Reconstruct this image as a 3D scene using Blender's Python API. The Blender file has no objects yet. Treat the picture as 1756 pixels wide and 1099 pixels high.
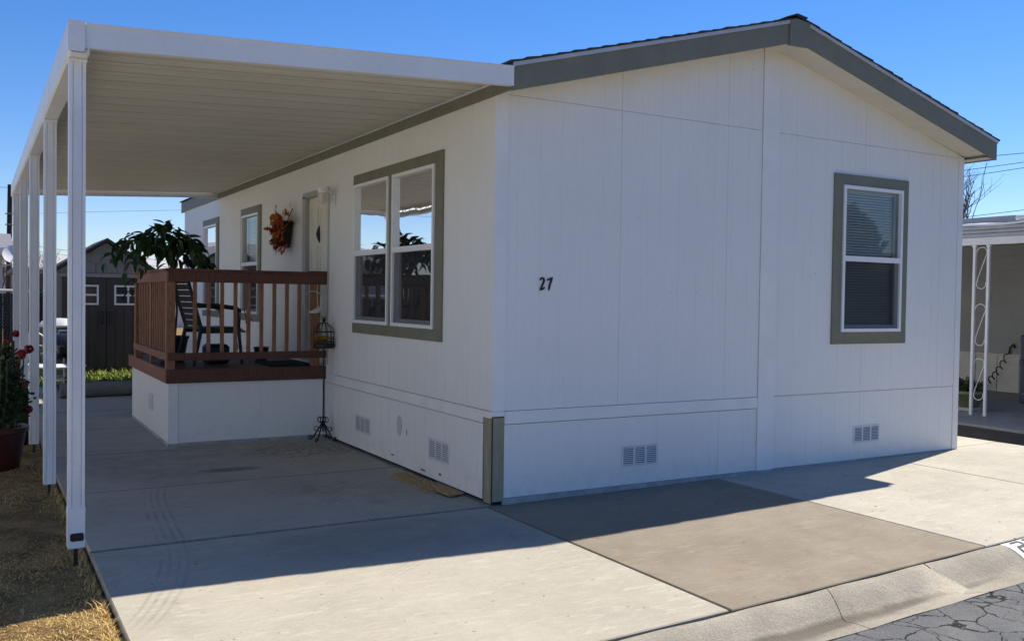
import bpy, bmesh, math, random
from mathutils import Vector, Matrix, Quaternion
R = math.radians
random.seed(27)
scn = bpy.context.scene
COL = scn.collection

# ------------------------------------------------------------------ camera
F_PX, YAW, PITCH, ROLL = 1590.25, 0.525799, -0.024324, 0.01442
cam_d = bpy.data.cameras.new('camera'); cam = bpy.data.objects.new('camera', cam_d); COL.objects.link(cam)
fw = Vector((math.sin(YAW)*math.cos(PITCH), math.cos(YAW)*math.cos(PITCH), math.sin(PITCH)))
rt = Vector((math.cos(YAW), -math.sin(YAW), 0)); up = rt.cross(fw)
c_, s_ = math.cos(ROLL), math.sin(ROLL)
rt, up = rt*c_+up*s_, up*c_-rt*s_
cam.matrix_world = Matrix(((rt.x, up.x, -fw.x, -3.481), (rt.y, up.y, -fw.y, -6.2774), (rt.z, up.z, -fw.z, 1.6171), (0, 0, 0, 1)))
cam_d.sensor_fit = 'HORIZONTAL'; cam_d.sensor_width = 36; cam_d.lens = 36*F_PX/1756
cam_d.clip_start = .05; cam_d.clip_end = 2000
scn.camera = cam

# ------------------------------------------------------------------ light
SUN = Vector((.757, .205, 1)).normalized()
EL = math.asin(SUN.z); AZ = math.atan2(SUN.x, SUN.y)
w = bpy.data.worlds.new('World'); scn.world = w; w.use_nodes = True
wn, wl = w.node_tree.nodes, w.node_tree.links
bg = wn['Background']; sky = wn.new('ShaderNodeTexSky'); sky.sky_type = 'NISHITA'; sky.sun_disc = False
sky.sun_elevation = EL; sky.sun_rotation = AZ; sky.altitude = 0; sky.air_density = 1.0; sky.dust_density = .0; sky.ozone_density = 3.0
hs = wn.new('ShaderNodeHueSaturation'); hs.inputs['Saturation'].default_value = 1.3; wl.new(sky.outputs[0], hs.inputs['Color']); tn = wn.new('ShaderNodeMix'); tn.data_type = 'RGBA'; tn.blend_type = 'MULTIPLY'; tn.inputs[0].default_value = 1; tn.inputs[7].default_value = (.90, .92, 1.15, 1); wl.new(hs.outputs[0], tn.inputs[6]); wl.new(tn.outputs[2], bg.inputs[0]); bg.inputs[1].default_value = .086
sl = bpy.data.lights.new('sun', 'SUN'); sl.energy = 5.0; sl.angle = R(.53); sl.color = (1, .94, .84)
so = bpy.data.objects.new('sun', sl); COL.objects.link(so); so.rotation_euler = SUN.to_track_quat('Z', 'Y').to_euler()
vs = scn.view_settings; vs.view_transform = 'Standard'; vs.look = 'None'; vs.exposure = .55; vs.gamma = 1; vs.use_curve_mapping = False
scn.cycles.max_bounces = 8; scn.cycles.transparent_max_bounces = 16; scn.cycles.use_denoising = True

# ------------------------------------------------------------------ materials
class NT:
    """tiny node-graph writer"""
    def __init__(s, name):
        s.m = bpy.data.materials.new(name); s.m.use_nodes = True
        s.t = s.m.node_tree; s.n = s.t.nodes; s.l = s.t.links
        s.b = s.n['Principled BSDF']; s.out = s.n['Material Output']
        g = s.n.new('ShaderNodeNewGeometry'); s.pos = g.outputs['Position']
    def set(s, sock, v):
        if hasattr(v, 'node'): s.l.new(v, sock)
        elif isinstance(v, (tuple, list)) and len(v) == 3 and sock.type == 'RGBA': sock.default_value = (*v, 1)
        else: sock.default_value = v
    def math(s, op, a, b=0.0, c=None, clamp=False):
        n = s.n.new('ShaderNodeMath'); n.operation = op; n.use_clamp = clamp
        s.set(n.inputs[0], a); s.set(n.inputs[1], b)
        if c is not None: s.set(n.inputs[2], c)
        return n.outputs[0]
    def scale(s, v, sc, off=(0, 0, 0)):
        n = s.n.new('ShaderNodeMapping'); s.set(n.inputs[0], v); n.inputs['Scale'].default_value = sc; n.inputs['Location'].default_value = off
        return n.outputs[0]
    def noise(s, scale, detail=4, rough=.55, vec=None, dist=0):
        n = s.n.new('ShaderNodeTexNoise'); s.set(n.inputs['Vector'], vec if vec is not None else s.pos)
        n.inputs['Scale'].default_value = scale; n.inputs['Detail'].default_value = detail
        n.inputs['Roughness'].default_value = rough; n.inputs['Distortion'].default_value = dist
        return n.outputs[0]
    def voro(s, scale, feat='DISTANCE_TO_EDGE', vec=None):
        n = s.n.new('ShaderNodeTexVoronoi'); n.feature = feat; n.inputs['Scale'].default_value = scale
        s.set(n.inputs['Vector'], vec if vec is not None else s.pos); return n.outputs['Distance']
    def ramp(s, v, lo, hi, a=0.0, b=1.0):
        n = s.n.new('ShaderNodeMapRange'); n.interpolation_type = 'SMOOTHSTEP'; s.set(n.inputs[0], v)
        for i, q in enumerate((lo, hi, a, b)): n.inputs[1+i].default_value = q
        return n.outputs[0]
    def mix(s, fac, a, b, mode='MIX'):
        n = s.n.new('ShaderNodeMix'); n.data_type = 'RGBA'; n.blend_type = mode
        s.set(n.inputs[0], fac); s.set(n.inputs[6], a); s.set(n.inputs[7], b); return n.outputs[2]
    def xyz(s, v=None):
        n = s.n.new('ShaderNodeSeparateXYZ'); s.set(n.inputs[0], v if v is not None else s.pos); return n.outputs
    def bump(s, h, strength=.3, dist=.01):
        n = s.n.new('ShaderNodeBump'); n.inputs['Strength'].default_value = strength; n.inputs['Distance'].default_value = dist
        s.set(n.inputs['Height'], h); s.l.new(n.outputs[0], s.b.inputs['Normal']); return n.outputs[0]
    def done(s, col, rough=.6, spec=.4, metal=0.0):
        s.set(s.b.inputs['Base Color'], col); s.set(s.b.inputs['Roughness'], rough)
        s.b.inputs['Specular IOR Level'].default_value = spec; s.set(s.b.inputs['Metallic'], metal)
        return s.m
def k(c, f): return tuple(min(1, x*f) for x in c)
MATS = {}
def plain(name, col, rough=.6, var=.12, scale=6, fine=.05, bump=.1, bscale=90, spec=.4, metal=0.0, stretch=None, bd=.004):
    if name in MATS: return MATS[name]
    t = NT(name)
    v = t.scale(t.pos, stretch) if stretch else t.pos
    c = t.mix(t.ramp(t.noise(scale, 5, .6, v), .3, .7), k(col, 1-var), k(col, 1+var*.6))
    if fine: c = t.mix(t.ramp(t.noise(scale*14, 3, .6, v), .25, .75), k((1,1,1), 1-fine), (1, 1, 1), 'MULTIPLY') if False else t.mix(t.math('MULTIPLY', t.ramp(t.noise(scale*14, 3, .6, v), .35, .7), fine*2), c, k(col, .55))
    if bump: t.bump(t.noise(bscale, 3, .6, v), bump, bd)
    MATS[name] = t.done(c, rough, spec, metal); return MATS[name]

WHITE = (.82, .81, .765); OLIVE = (.195, .190, .132)
def siding_mat():
    t = NT('painted_siding'); x, y, z = t.xyz()
    grain = t.noise(5, 5, .65, t.scale(t.pos, (9, 9, .8)))
    c = t.mix(t.ramp(grain, .3, .75), k(WHITE, .965), WHITE)
    blot = t.noise(1.1, 4, .6); c = t.mix(t.math('MULTIPLY', t.ramp(blot, .35, .75), .16), c, (.62, .61, .56)); c = t.mix(t.math('MULTIPLY', t.ramp(t.noise(2.3, 6, .7, t.scale(t.pos, (1, 1, .35), (2, 4, 1))), .5, .75), .10), c, (.70, .66, .56))
    # splash dirt close to the slab, rain streaks
    low = t.ramp(z, .38, .02); spl = t.math('MULTIPLY', low, t.ramp(t.noise(9, 6, .7), .42, .72))
    c = t.mix(t.math('MULTIPLY', spl, .16), c, (.30, .28, .24))
    st = t.ramp(t.noise(4, 4, .6, t.scale(t.pos, (5, 5, .18))), .58, .78); c = t.mix(t.math('MULTIPLY', st, .10), c, (.42, .40, .34))
    sp = t.ramp(t.noise(34, 2, .5), .735, .76); c = t.mix(t.math('MULTIPLY', sp, .35), c, (.3, .29, .27))
    t.bump(t.math('ADD', grain, t.math('MULTIPLY', t.noise(1.3, 2), 1.5)), .25, .006)
    return t.done(c, .55, .35)
SIDING = siding_mat()
TRIMW = plain('white_trim_paint', (.82, .81, .77), .5, .05, 3, .03, .06, 60)
OLIVEM = plain('olive_trim_paint', OLIVE, .55, .10, 4, .06, .12, 70)
VINYL = plain('white_vinyl_frame', (.82, .82, .80), .35, .03, 5, .02, .02)
ALU = plain('white_painted_aluminium', (.78, .78, .77), .42, .05, 2, .03, .03, 40)
PANM = plain('cream_roof_pan_enamel', (.66, .635, .545), .5, .07, 1.2, .05, .03, 40, stretch=(.6, 3, 3))
SOFF = plain('cream_soffit', (.70, .67, .58), .6, .06, 3, .04, .05)
BASEW = plain('weathered_base_board', (.40, .40, .39), .8, .25, 9, .2, .3)
TAN = plain('unpainted_tan_board', (.33, .30, .20), .75, .16, 7, .12, .2, 80, stretch=(3, 3, .5))
SHIN = plain('charcoal_shingle', (.055, .055, .058), .9, .3, 20, .2, .6, 200)
DRIP = plain('pale_drip_edge', (.48, .50, .54), .35, .06, 4, .04, 0)
DARK = plain('black_metal', (.012, .012, .013), .45, .2, 10, 0, .1)
BLACKP = plain('black_resin', (.018, .02, .022), .5, .2, 10, .05, .06)
STEEL = plain('galvanised_steel', (.45, .46, .47), .4, .2, 12, .1, .05, metal=.8)
def redwood():
    t = NT('redwood_stain'); v = t.scale(t.pos, (3, 3, 3))
    g = t.noise(16, 5, .65, t.scale(t.pos, (.8, .8, 6)), .6)
    c = t.mix(t.ramp(g, .3, .7), (.17, .070, .040), (.30, .135, .078))
    c = t.mix(t.math('MULTIPLY', t.ramp(t.noise(2.2, 4), .5, .8), .35), c, (.27, .15, .085))
    t.bump(g, .25, .004); return t.done(c, .65, .35)
WOOD = redwood()
def redwood_v(name, a, b):
    t = NT(name); g = t.noise(14, 5, .65, t.scale(t.pos, (5, 5, .6)), .5)
    c = t.mix(t.ramp(g, .3, .7), a, b); kn = t.ramp(t.voro(2.3, 'F1', t.scale(t.pos, (2.5, 2.5, 1))), .10, .05)
    c = t.mix(t.math('MULTIPLY', kn, .6), c, (.06, .025, .015)); t.bump(g, .25, .004); return t.done(c, .65, .35)
WOODV = redwood_v('redwood_baluster', (.19, .082, .042), (.33, .155, .085))
RAILM = redwood_v('dark_redwood_rail', (.080, .033, .023), (.145, .060, .038))
def osb():
    t = NT('chipboard'); v = t.voro(55, 'F1', t.scale(t.pos, (1, .35, 1)))
    c = t.mix(t.ramp(v, .05, .6), (.58, .42, .20), (.34, .22, .10)); t.bump(v, .3, .003); return t.done(c, .8, .2)
OSB = osb()

def concrete(name, col, mott=.16, tyre=False, dirt=.25):
    t = NT(name); x, y, z = t.xyz()
    c = t.mix(t.ramp(t.noise(.9, 6, .62), .3, .72), k(col, 1-mott), k(col, 1+mott*.5))
    c = t.mix(t.math('MULTIPLY', t.ramp(t.noise(3.4, 8, .75, None, .8), .46, .70), dirt), c, k(col, .60))
    c = t.mix(t.math('MULTIPLY', t.ramp(t.noise(4, 7, .72, t.scale(t.pos, (1, 4.5, 1)), 1.5), .50, .66), .55), c, k(col, 1.28))
    c = t.mix(t.math('MULTIPLY', t.ramp(t.noise(9, 6, .75, t.scale(t.pos, (1, 3.5, 1), (3, 9, 0)), .8), .52, .70), .30), c, k(col, .66))
    c = t.mix(t.math('MULTIPLY', t.ramp(t.noise(70, 4, .7), .5, .68), .34), c, k(col, .55))
    c = t.mix(t.ramp(t.noise(17, 2, .5), .72, .75), c, k(col, .35))
    c = t.mix(t.math('MULTIPLY', t.ramp(t.noise(26, 2, .5, t.scale(t.pos, (1, 1, 1), (5, 1, 0))), .72, .75), .7), c, k(col, .30))
    rust = t.math('MULTIPLY', t.ramp(t.noise(1.7, 4, .6, t.scale(t.pos, (1, 1, 1), (7, 3, 0))), .6, .78), .22)
    c = t.mix(rust, c, (.38, .27, .15))
    if tyre:
        def track(px, half, ylo, yhi, freq, amt):
            """worn tyre marks: stripes along x = px(y)"""
            acc = px[0]
            for q in px[1:]: acc = t.math('MULTIPLY_ADD', acc, y, q)
            u = t.math('ADD', t.math('SUBTRACT', x, acc), t.math('MULTIPLY', t.math('SUBTRACT', t.noise(3, 2), .5), .025))
            win = t.ramp(t.math('ABSOLUTE', u), half, half*.7)
            st = t.ramp(t.math('SINE', t.math('MULTIPLY', u, freq)), -.2, .7)
            ln = t.math('MULTIPLY', t.ramp(y, ylo, ylo+.5), t.ramp(y, yhi, yhi-.5))
            br = t.ramp(t.noise(2.2, 3, .6), .3, .7)
            mk = t.math('MULTIPLY', t.math('MULTIPLY', win, st), t.math('MULTIPLY', ln, br))
            return t.math('MULTIPLY', mk, amt)
        c = t.mix(track([.035, -.06, .10, -2.36], .12, -2.6, 2.1, 118, .36), c, (.10, .10, .10))
        c = t.mix(track([-.05, 1.15, .20], .13, -2.4, -.6, 100, .2), c, (.15, .145, .14))
        c = t.mix(track([.02, -.10, -.95], .12, -.4, 3.4, 110, .2), c, (.11, .11, .11))
        fr = t.math('SUBTRACT', t.math('FRACT', t.math('ADD', t.math('DIVIDE', t.math('ADD', y, .02), 1.87), .5)), .5)
        jd = t.math('ADD', t.math('MULTIPLY', t.math('ABSOLUTE', fr), 1.87), t.math('MULTIPLY', t.math('SUBTRACT', t.noise(11, 4, .7), .5), .035))
        c = t.mix(t.math('MULTIPLY', t.math('MULTIPLY', t.ramp(jd, .032, .010), t.ramp(y, -.5, -.3)), .62), c, (.055, .05, .045))
        def blob(cx, cy, rx, ry, ns, lo, hi, amt, colr, c):
            a = t.math('POWER', t.math('DIVIDE', t.math('SUBTRACT', x, cx), rx), 2); b = t.math('POWER', t.math('DIVIDE', t.math('SUBTRACT', y, cy), ry), 2)
            m = t.ramp(t.math('ADD', t.math('ADD', a, b), t.math('MULTIPLY', t.math('SUBTRACT', t.noise(ns, 4), .5), 1.6)), 1.0, .2)
            m2 = t.ramp(t.noise(ns*3, 5, .7), lo, hi)
            return t.mix(t.math('MULTIPLY', t.math('MULTIPLY', m, m2), amt), c, colr)
        c = blob(-.9, -.55, 1.5, .55, 1.2, .2, .6, .38, (.15, .145, .14), c)
        c = blob(-1.9, 3.2, .9, 1.6, 1.5, .35, .65, .35, (.17, .16, .14), c)
        c = blob(-.7, 1.0, .6, .9, 2, .4, .65, .3, (.16, .15, .135), c)
        c = blob(-1.42, 2.38, .34, .12, 5, .2, .5, .6, (.07, .065, .06), c)
        c = blob(-.5, 3.2, .75, .55, 6, .46, .58, .62, (.06, .055, .05), c)
        c = blob(-1.0, 1.2, .5, .3, 4, .4, .6, .22, (.12, .11, .10), c)
    t.bump(t.math('ADD', t.noise(120, 3, .6), t.math('MULTIPLY', t.noise(14, 4), .8)), .28, .006)
    return t.done(c, t.ramp(t.noise(4, 4), .3, .7, .72, .9), .3)
CONC_W = concrete('pale_concrete', (.415, .376, .298), .12, True, .22)
CONC_R = concrete('pale_warm_concrete', (.43, .392, .318), .12, False, .2)
CONC_B = concrete('brown_concrete', (.245, .203, .148), .16, False, .3)
def curb_mat():
    t = NT('curb_concrete'); x, y, z = t.xyz()
    col = (.34, .305, .24)
    c = t.mix(t.ramp(t.noise(2.2, 6, .65), .3, .7), k(col, .8), k(col, 1.1))
    c = t.mix(t.math('MULTIPLY', t.ramp(t.voro(75, 'F1'), .42, .2), .35), c, (.52, .48, .41))
    c = t.mix(t.math('MULTIPLY', t.ramp(t.noise(110, 3, .6), .5, .7), .5), c, k(col, .45))
    flow = t.math('MULTIPLY', t.ramp(t.math('ADD', z, t.math('MULTIPLY', t.math('SUBTRACT', t.noise(5, 4), .5), .018)), -.076, -.094), t.ramp(t.noise(6, 5, .6), .1, .38))
    c = t.mix(t.math('MULTIPLY', flow, .85), c, (.115, .098, .075))
    t.bump(t.math('ADD', t.noise(95, 4, .65), t.noise(26, 3)), .7, .008)
    return t.done(c, .88, .25)
CURB = curb_mat()
def asphalt():
    t = NT('cracked_asphalt')
    dv = t.n.new('ShaderNodeVectorMath'); dv.operation = 'ADD'
    nn = t.n.new('ShaderNodeTexNoise'); nn.inputs['Scale'].default_value = 4; nn.inputs['Detail'].default_value = 5; t.l.new(t.pos, nn.inputs['Vector'])
    sc = t.n.new('ShaderNodeVectorMath'); sc.operation = 'SCALE'; sc.inputs['Scale'].default_value = .22; t.l.new(nn.outputs['Color'], sc.inputs[0])
    t.l.new(t.pos, dv.inputs[0]); t.l.new(sc.outputs[0], dv.inputs[1])
    e1 = t.voro(4.2, vec=dv.outputs[0]); e2 = t.voro(10, vec=dv.outputs[0])
    wv = t.ramp(t.noise(5, 4, .7), .3, .75, .004, .042); wv2 = t.ramp(t.noise(8, 3, .7), .4, .75, .0, .045)
    c1 = t.math('LESS_THAN', e1, wv); c2 = t.math('MULTIPLY', t.math('LESS_THAN', e2, wv2), t.ramp(t.noise(1.9, 3), .48, .56))
    cr = t.math('MULTIPLY', t.math('MAXIMUM', c1, c2), t.ramp(t.noise(30, 3, .7), .34, .46))
    g = t.noise(240, 3, .7); c = t.mix(t.ramp(g, .35, .7), (.095, .097, .10), (.185, .188, .19))
    c = t.mix(t.math('MULTIPLY', t.ramp(t.noise(2.5, 6, .7), .45, .7), .55), c, (.22, .215, .205))
    c = t.mix(t.math('MULTIPLY', t.ramp(t.noise(1.1, 5, .7), .52, .62), .5), c, (.085, .085, .088))
    c = t.mix(t.math('MULTIPLY', t.ramp(t.voro(95, 'F1'), .34, .16), .55), c, (.30, .29, .27))
    c = t.mix(cr, c, (.018, .017, .016))
    t.bump(t.math('SUBTRACT', t.math('ADD', g, t.noise(60, 3)), t.math('MULTIPLY', cr, 3)), .8, .008)
    return t.done(c, .9, .25)
ASPH = asphalt()
def soil_mat():
    t = NT('dry_soil')
    c = t.mix(t.ramp(t.noise(3, 6, .65), .35, .65), (.12, .075, .036), (.30, .20, .085))
    c = t.mix(t.math('MULTIPLY', t.ramp(t.noise(40, 4, .7), .45, .7), .6), c, (.46, .31, .12))
    t.bump(t.noise(30, 6, .7), .9, .03); return t.done(c, .95, .1)
SOIL = soil_mat()
DIRT = plain('brown_dirt', (.085, .062, .042), .95, .35, 6, .3, .9, 40, bd=.02)

def glass_mat(name, ior=2.0, tint=(.84, .88, .87)):
    t = NT(name); t.n.remove(t.b)
    gl = t.n.new('ShaderNodeBsdfGlossy'); gl.inputs['Roughness'].default_value = .01; gl.inputs['Color'].default_value = (.95, .97, 1, 1)
    tr = t.n.new('ShaderNodeBsdfTransparent'); tr.inputs[0].default_value = (*tint, 1)
    fr = t.n.new('ShaderNodeFresnel'); fr.inputs['IOR'].default_value = ior
    bn = t.n.new('ShaderNodeBump'); bn.inputs['Strength'].default_value = .05; bn.inputs['Distance'].default_value = .02
    t.l.new(t.noise(3.0, 1, .4), bn.inputs['Height']); t.l.new(bn.outputs[0], gl.inputs['Normal'])
    mx = t.n.new('ShaderNodeMixShader'); t.l.new(fr.outputs[0], mx.inputs[0]); t.l.new(tr.outputs[0], mx.inputs[1]); t.l.new(gl.outputs[0], mx.inputs[2])
    t.l.new(mx.outputs[0], t.out.inputs[0]); return t.m
GLASS = glass_mat('window_glass', 1.55)
def screen_mat():
    t = NT('insect_screen'); t.n.remove(t.b)
    df = t.n.new('ShaderNodeBsdfDiffuse'); df.inputs[0].default_value = (.055, .057, .06, 1)
    tr = t.n.new('ShaderNodeBsdfTransparent'); mx = t.n.new('ShaderNodeMixShader'); mx.inputs[0].default_value = .55
    t.l.new(tr.outputs[0], mx.inputs[1]); t.l.new(df.outputs[0], mx.inputs[2]); t.l.new(mx.outputs[0], t.out.inputs[0]); return t.m
SCREEN = screen_mat()
BLIND = plain('blind_slat', (.80, .82, .79), .6, .04, 3, 0, 0)
INTER = plain('interior_paint', (.16, .16, .15), .8, .1, 2, 0, 0)
def leaf_mat(name, a, b, rough=.45, trans=.12):
    t = NT(name); oi = t.n.new('ShaderNodeObjectInfo')
    f = t.math('ADD', t.math('MULTIPLY', oi.outputs['Random'], .5), t.math('MULTIPLY', t.noise(9, 2), .5))
    t.b.inputs['Transmission Weight'].default_value = 0
    m = t.done(t.mix(t.ramp(f, .2, .75), a, b), rough, .4)
    tl = t.n.new('ShaderNodeBsdfTranslucent'); t.l.new(t.mix(.5, a, b), tl.inputs[0]); mx = t.n.new('ShaderNodeMixShader'); mx.inputs[0].default_value = trans
    t.l.new(t.b.outputs[0], mx.inputs[1]); t.l.new(tl.outputs[0], mx.inputs[2]); t.l.new(mx.outputs[0], t.out.inputs[0]); return m

# ------------------------------------------------------------------ mesh helpers
class MB:
    def __init__(s): s.v = []; s.f = []; s.mi = []; s.cm = 0
    def add(s, vs, fs):
        o = len(s.v); s.v += [tuple(p) for p in vs]; s.f += [tuple(i+o for i in q) for q in fs]; s.mi += [s.cm]*len(fs)
    def hexa(s, p):  # 8 corners: 4 bottom ring, 4 top ring
        s.add(p, [(0, 3, 2, 1), (4, 5, 6, 7), (0, 1, 5, 4), (1, 2, 6, 5), (2, 3, 7, 6), (3, 0, 4, 7)])
    def box(s, x0, x1, y0, y1, z0, z1, M=None):
        p = [(x0, y0, z0), (x1, y0, z0), (x1, y1, z0), (x0, y1, z0), (x0, y0, z1), (x1, y0, z1), (x1, y1, z1), (x0, y1, z1)]
        if M: p = [M(*q) for q in p]
        s.hexa(p)
    def cbox(s, x0, x1, y0, y1, z0, z1, b=.004):
        """box with chamfered edges"""
        bm = bmesh.new(); bmesh.ops.create_cube(bm, size=1)
        for q in bm.verts: q.co = Vector(((x0+x1)/2+q.co.x*(x1-x0), (y0+y1)/2+q.co.y*(y1-y0), (z0+z1)/2+q.co.z*(z1-z0)))
        bmesh.ops.bevel(bm, geom=bm.edges[:], offset=b, segments=1, affect='EDGES')
        bm.verts.index_update(); s.add([q.co[:] for q in bm.verts], [tuple(q.index for q in f.verts) for f in bm.faces]); bm.free()
    def prism(s, poly, a, b, fn):
        """extrude a 2-D polygon between parameters a and b; fn(u, v, t) -> point"""
        n = len(poly); vs = [fn(u, v, a) for u, v in poly]+[fn(u, v, b) for u, v in poly]
        s.add(vs, [tuple(range(n))[::-1], tuple(range(n, 2*n))]+[(i, (i+1) % n, n+(i+1) % n, n+i) for i in range(n)])
    def tube(s, pts, r, n=8, cap=True):
        pts = [Vector(p) for p in pts]; rs = r if isinstance(r, (list, tuple)) else [r]*len(pts)
        d0 = (pts[1]-pts[0]).normalized(); ref = d0.orthogonal().normalized(); rings = []
        for i, p in enumerate(pts):
            d = (pts[min(i+1, len(pts)-1)]-pts[max(i-1, 0)])
            if d.length < 1e-9: d = d0
            d.normalize(); ref = (ref-d*ref.dot(d))
            if ref.length < 1e-6: ref = d.orthogonal()
            ref.normalize(); bb = d.cross(ref)
            rings.append([p+(ref*math.cos(2*math.pi*j/n)+bb*math.sin(2*math.pi*j/n))*rs[i] for j in range(n)])
        vs = [q for rg in rings for q in rg]; fs = []
        for i in range(len(rings)-1):
            for j in range(n): fs.append((i*n+j, i*n+(j+1) % n, (i+1)*n+(j+1) % n, (i+1)*n+j))
        if cap: fs += [tuple(range(n))[::-1], tuple(range((len(rings)-1)*n, len(rings)*n))]
        s.add(vs, fs)
    def lathe(s, prof, c=(0, 0, 0), n=24):
        vs = []; fs = []
        for r, z in prof:
            for j in range(n): vs.append((c[0]+r*math.cos(2*math.pi*j/n), c[1]+r*math.sin(2*math.pi*j/n), c[2]+z))
        for i in range(len(prof)-1):
            for j in range(n): fs.append((i*n+j, i*n+(j+1) % n, (i+1)*n+(j+1) % n, (i+1)*n+j))
        fs += [tuple(range(n))[::-1], tuple(range((len(prof)-1)*n, len(prof)*n))]
        s.add(vs, fs)
    def mesh(s, name, m, smooth=False):
        me = bpy.data.meshes.new(name); me.from_pydata(s.v, [], s.f)
        for q in (m if isinstance(m, (list, tuple)) else [m]): me.materials.append(q)
        if isinstance(m, (list, tuple)): me.polygons.foreach_set('material_index', s.mi)
        bm = bmesh.new(); bm.from_mesh(me); bmesh.ops.recalc_face_normals(bm, faces=bm.faces); bm.to_mesh(me); bm.free()
        if smooth: me.polygons.foreach_set('use_smooth', [True]*len(me.polygons)); me.set_sharp_from_angle(angle=R(40))
        me.update(); return me
    def build(s, name, m, parent=None, smooth=False):
        return link(name, s.mesh(name, m, smooth), parent)
def link(name, me, parent=None, loc=None, rot=None, scale=None):
    o = bpy.data.objects.new(name, me); COL.objects.link(o)
    if parent is not None: o.parent = parent; o.matrix_parent_inverse = parent.matrix_basis.inverted()
    if loc is not None: o.location = loc
    if rot is not None: o.rotation_euler = rot
    if scale is not None: o.scale = (scale,)*3 if isinstance(scale, (int, float)) else scale
    return o
def tag(o, label, cat, group=None):
    o['label'] = label; o['category'] = cat
    if group: o['group'] = group
    return o
def thing(name, label, cat, loc=(0, 0, 0), rz=0, group=None):
    o = bpy.data.objects.new(name, None); COL.objects.link(o); o.empty_display_size = .1
    o.location = loc; o.rotation_euler = (0, 0, rz); bpy_update(o); return tag(o, label, cat, group)
def bpy_update(o): o.matrix_basis = Matrix.Translation(o.location) @ o.rotation_euler.to_matrix().to_4x4()
def struct(o): o['kind'] = 'structure'; return o
def one(name, m, parent, *box, b=None):
    q = MB()
    if b: q.cbox(*box, b=b)
    else: q.box(*box)
    return q.build(name, m, parent)
def gz(x): return .008*max(0, x)          # the drive climbs a little towards the right

# ------------------------------------------------------------------ ground
q = MB(); q.add([(-300, -300, -.12), (300, -300, -.12), (300, 300, -.12), (-300, 300, -.12)], [(0, 1, 2, 3)])
struct(q.build('ground', SOIL))
def yf(x): return -2.695+.05*x            # slab edge along the kerb
# dry lawn strip beside the drive: gently uneven
q = MB(); NX, NY = 40, 130
def lawn_z(x, y):
    e = min(1, max(0, (-2.87-x)/.25))
    return -.035+e*(.02*math.sin(2.1*x+.7*y)+.015*math.sin(5.3*y-3*x)+.012*math.sin(11*x+7*y))
vs = [(-2.872-14*(i/NX)**1.8, yf(-3)+(17.0+2.7)*(j/NY)**1.3+.01, 0) for j in range(NY+1) for i in range(NX+1)]
vs = [(x, y, lawn_z(x, y)) for x, y, _ in vs]
q.add(vs, [(j*(NX+1)+i, j*(NX+1)+i+1, (j+1)*(NX+1)+i+1, (j+1)*(NX+1)+i) for j in range(NY) for i in range(NX)])
struct(q.build('lawn', SOIL, smooth=True))
# back yard soil and dirt strip by the neighbour
q = MB(); q.add([(-2.86, 11.35, -.03), (9, 11.35, -.03), (9, 40, -.03), (-2.86, 40, -.03)], [(0, 1, 2, 3)])
struct(q.build('back_yard', SOIL))
q = MB(); n = 30
vs = [(6.65+1.2*i/4, -2.35+22*j/n, .040+.016*math.sin(i*.8)+random.uniform(-.012, .012)+(.0 if 0 < i < 4 else -.02)) for j in range(n+1) for i in range(5)]
q.add(vs, [(j*5+i, j*5+i+1, j*5+i+6, j*5+i+5) for j in range(n) for i in range(4)])
struct(q.build('planting_strip', DIRT, smooth=True))
q = MB(); q.cbox(7.84, 16, -2.3, 20, -.1, .052, .006); struct(q.build('neighbour_pad', concrete('grey_concrete', (.30, .29, .27), .15, False, .3)))

# driveway: slabs with open joints on a dark bed
q = MB(); q.add([(-2.865, yf(-2.87)+.01, -.095), (6.65, yf(6.65)+.01, -.095), (6.65, 11.3, -.095), (-2.865, 11.3, -.095)], [(0, 1, 2, 3)])
drive = struct(q.build('driveway', plain('joint_dirt', (.03, .027, .022), .95, .3, 20, 0, .3)))
def slab(x0, x1, y0, y1, m, g=.005, front=False, xc=None):
    b = MB(); nx = 3
    def pt(x, y, z): return (x, y, z+gz(x))
    e = .006
    ya0, ya1 = (yf(x0), yf(x1)) if front else (y0, y0)
    lo = [(x0+g, ya0+g), (x1-g, ya1+g), (x1-g, y1-g), (x0+g, y1-g)]
    hi = [(x0+g+e, ya0+g+e), (x1-g-e, ya1+g+e), (x1-g-e, y1-g-e), (x0+g+e, y1-g-e)]
    vs = [pt(x, y, -.095) for x, y in lo]+[pt(x, y, -e) for x, y in lo]+[pt(x, y, 0) for x, y in hi]
    fs = [(8, 9, 10, 11)]
    for i in range(4):
        j = (i+1) % 4; fs += [(i, j, 4+j, 4+i), (4+i, 4+j, 8+j, 8+i)]
    b.add(vs, fs); return b.build('concrete_slab', m, drive)
slab(-2.87, -.045, 0, -.02, CONC_W, g=.012, front=True)
ys = [-.02, 1.87, 3.74, 5.61, 7.48, 9.35, 11.3]
for a, b in zip(ys, ys[1:]): slab(-2.87, .05, a, b, CONC_W, g=.014)
slab(-.045, 2.325, 0, .06, CONC_B, front=True)
slab(2.325, 4.56, 0, .06, CONC_R, front=True)
slab(4.56, 6.65, 0, .06, CONC_R, front=True)
for a, b in zip([.06, 2.6, 5.2, 8, 11.3], [2.6, 5.2, 8, 11.3]): slab(5.6, 6.65, a, b, CONC_R)

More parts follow.
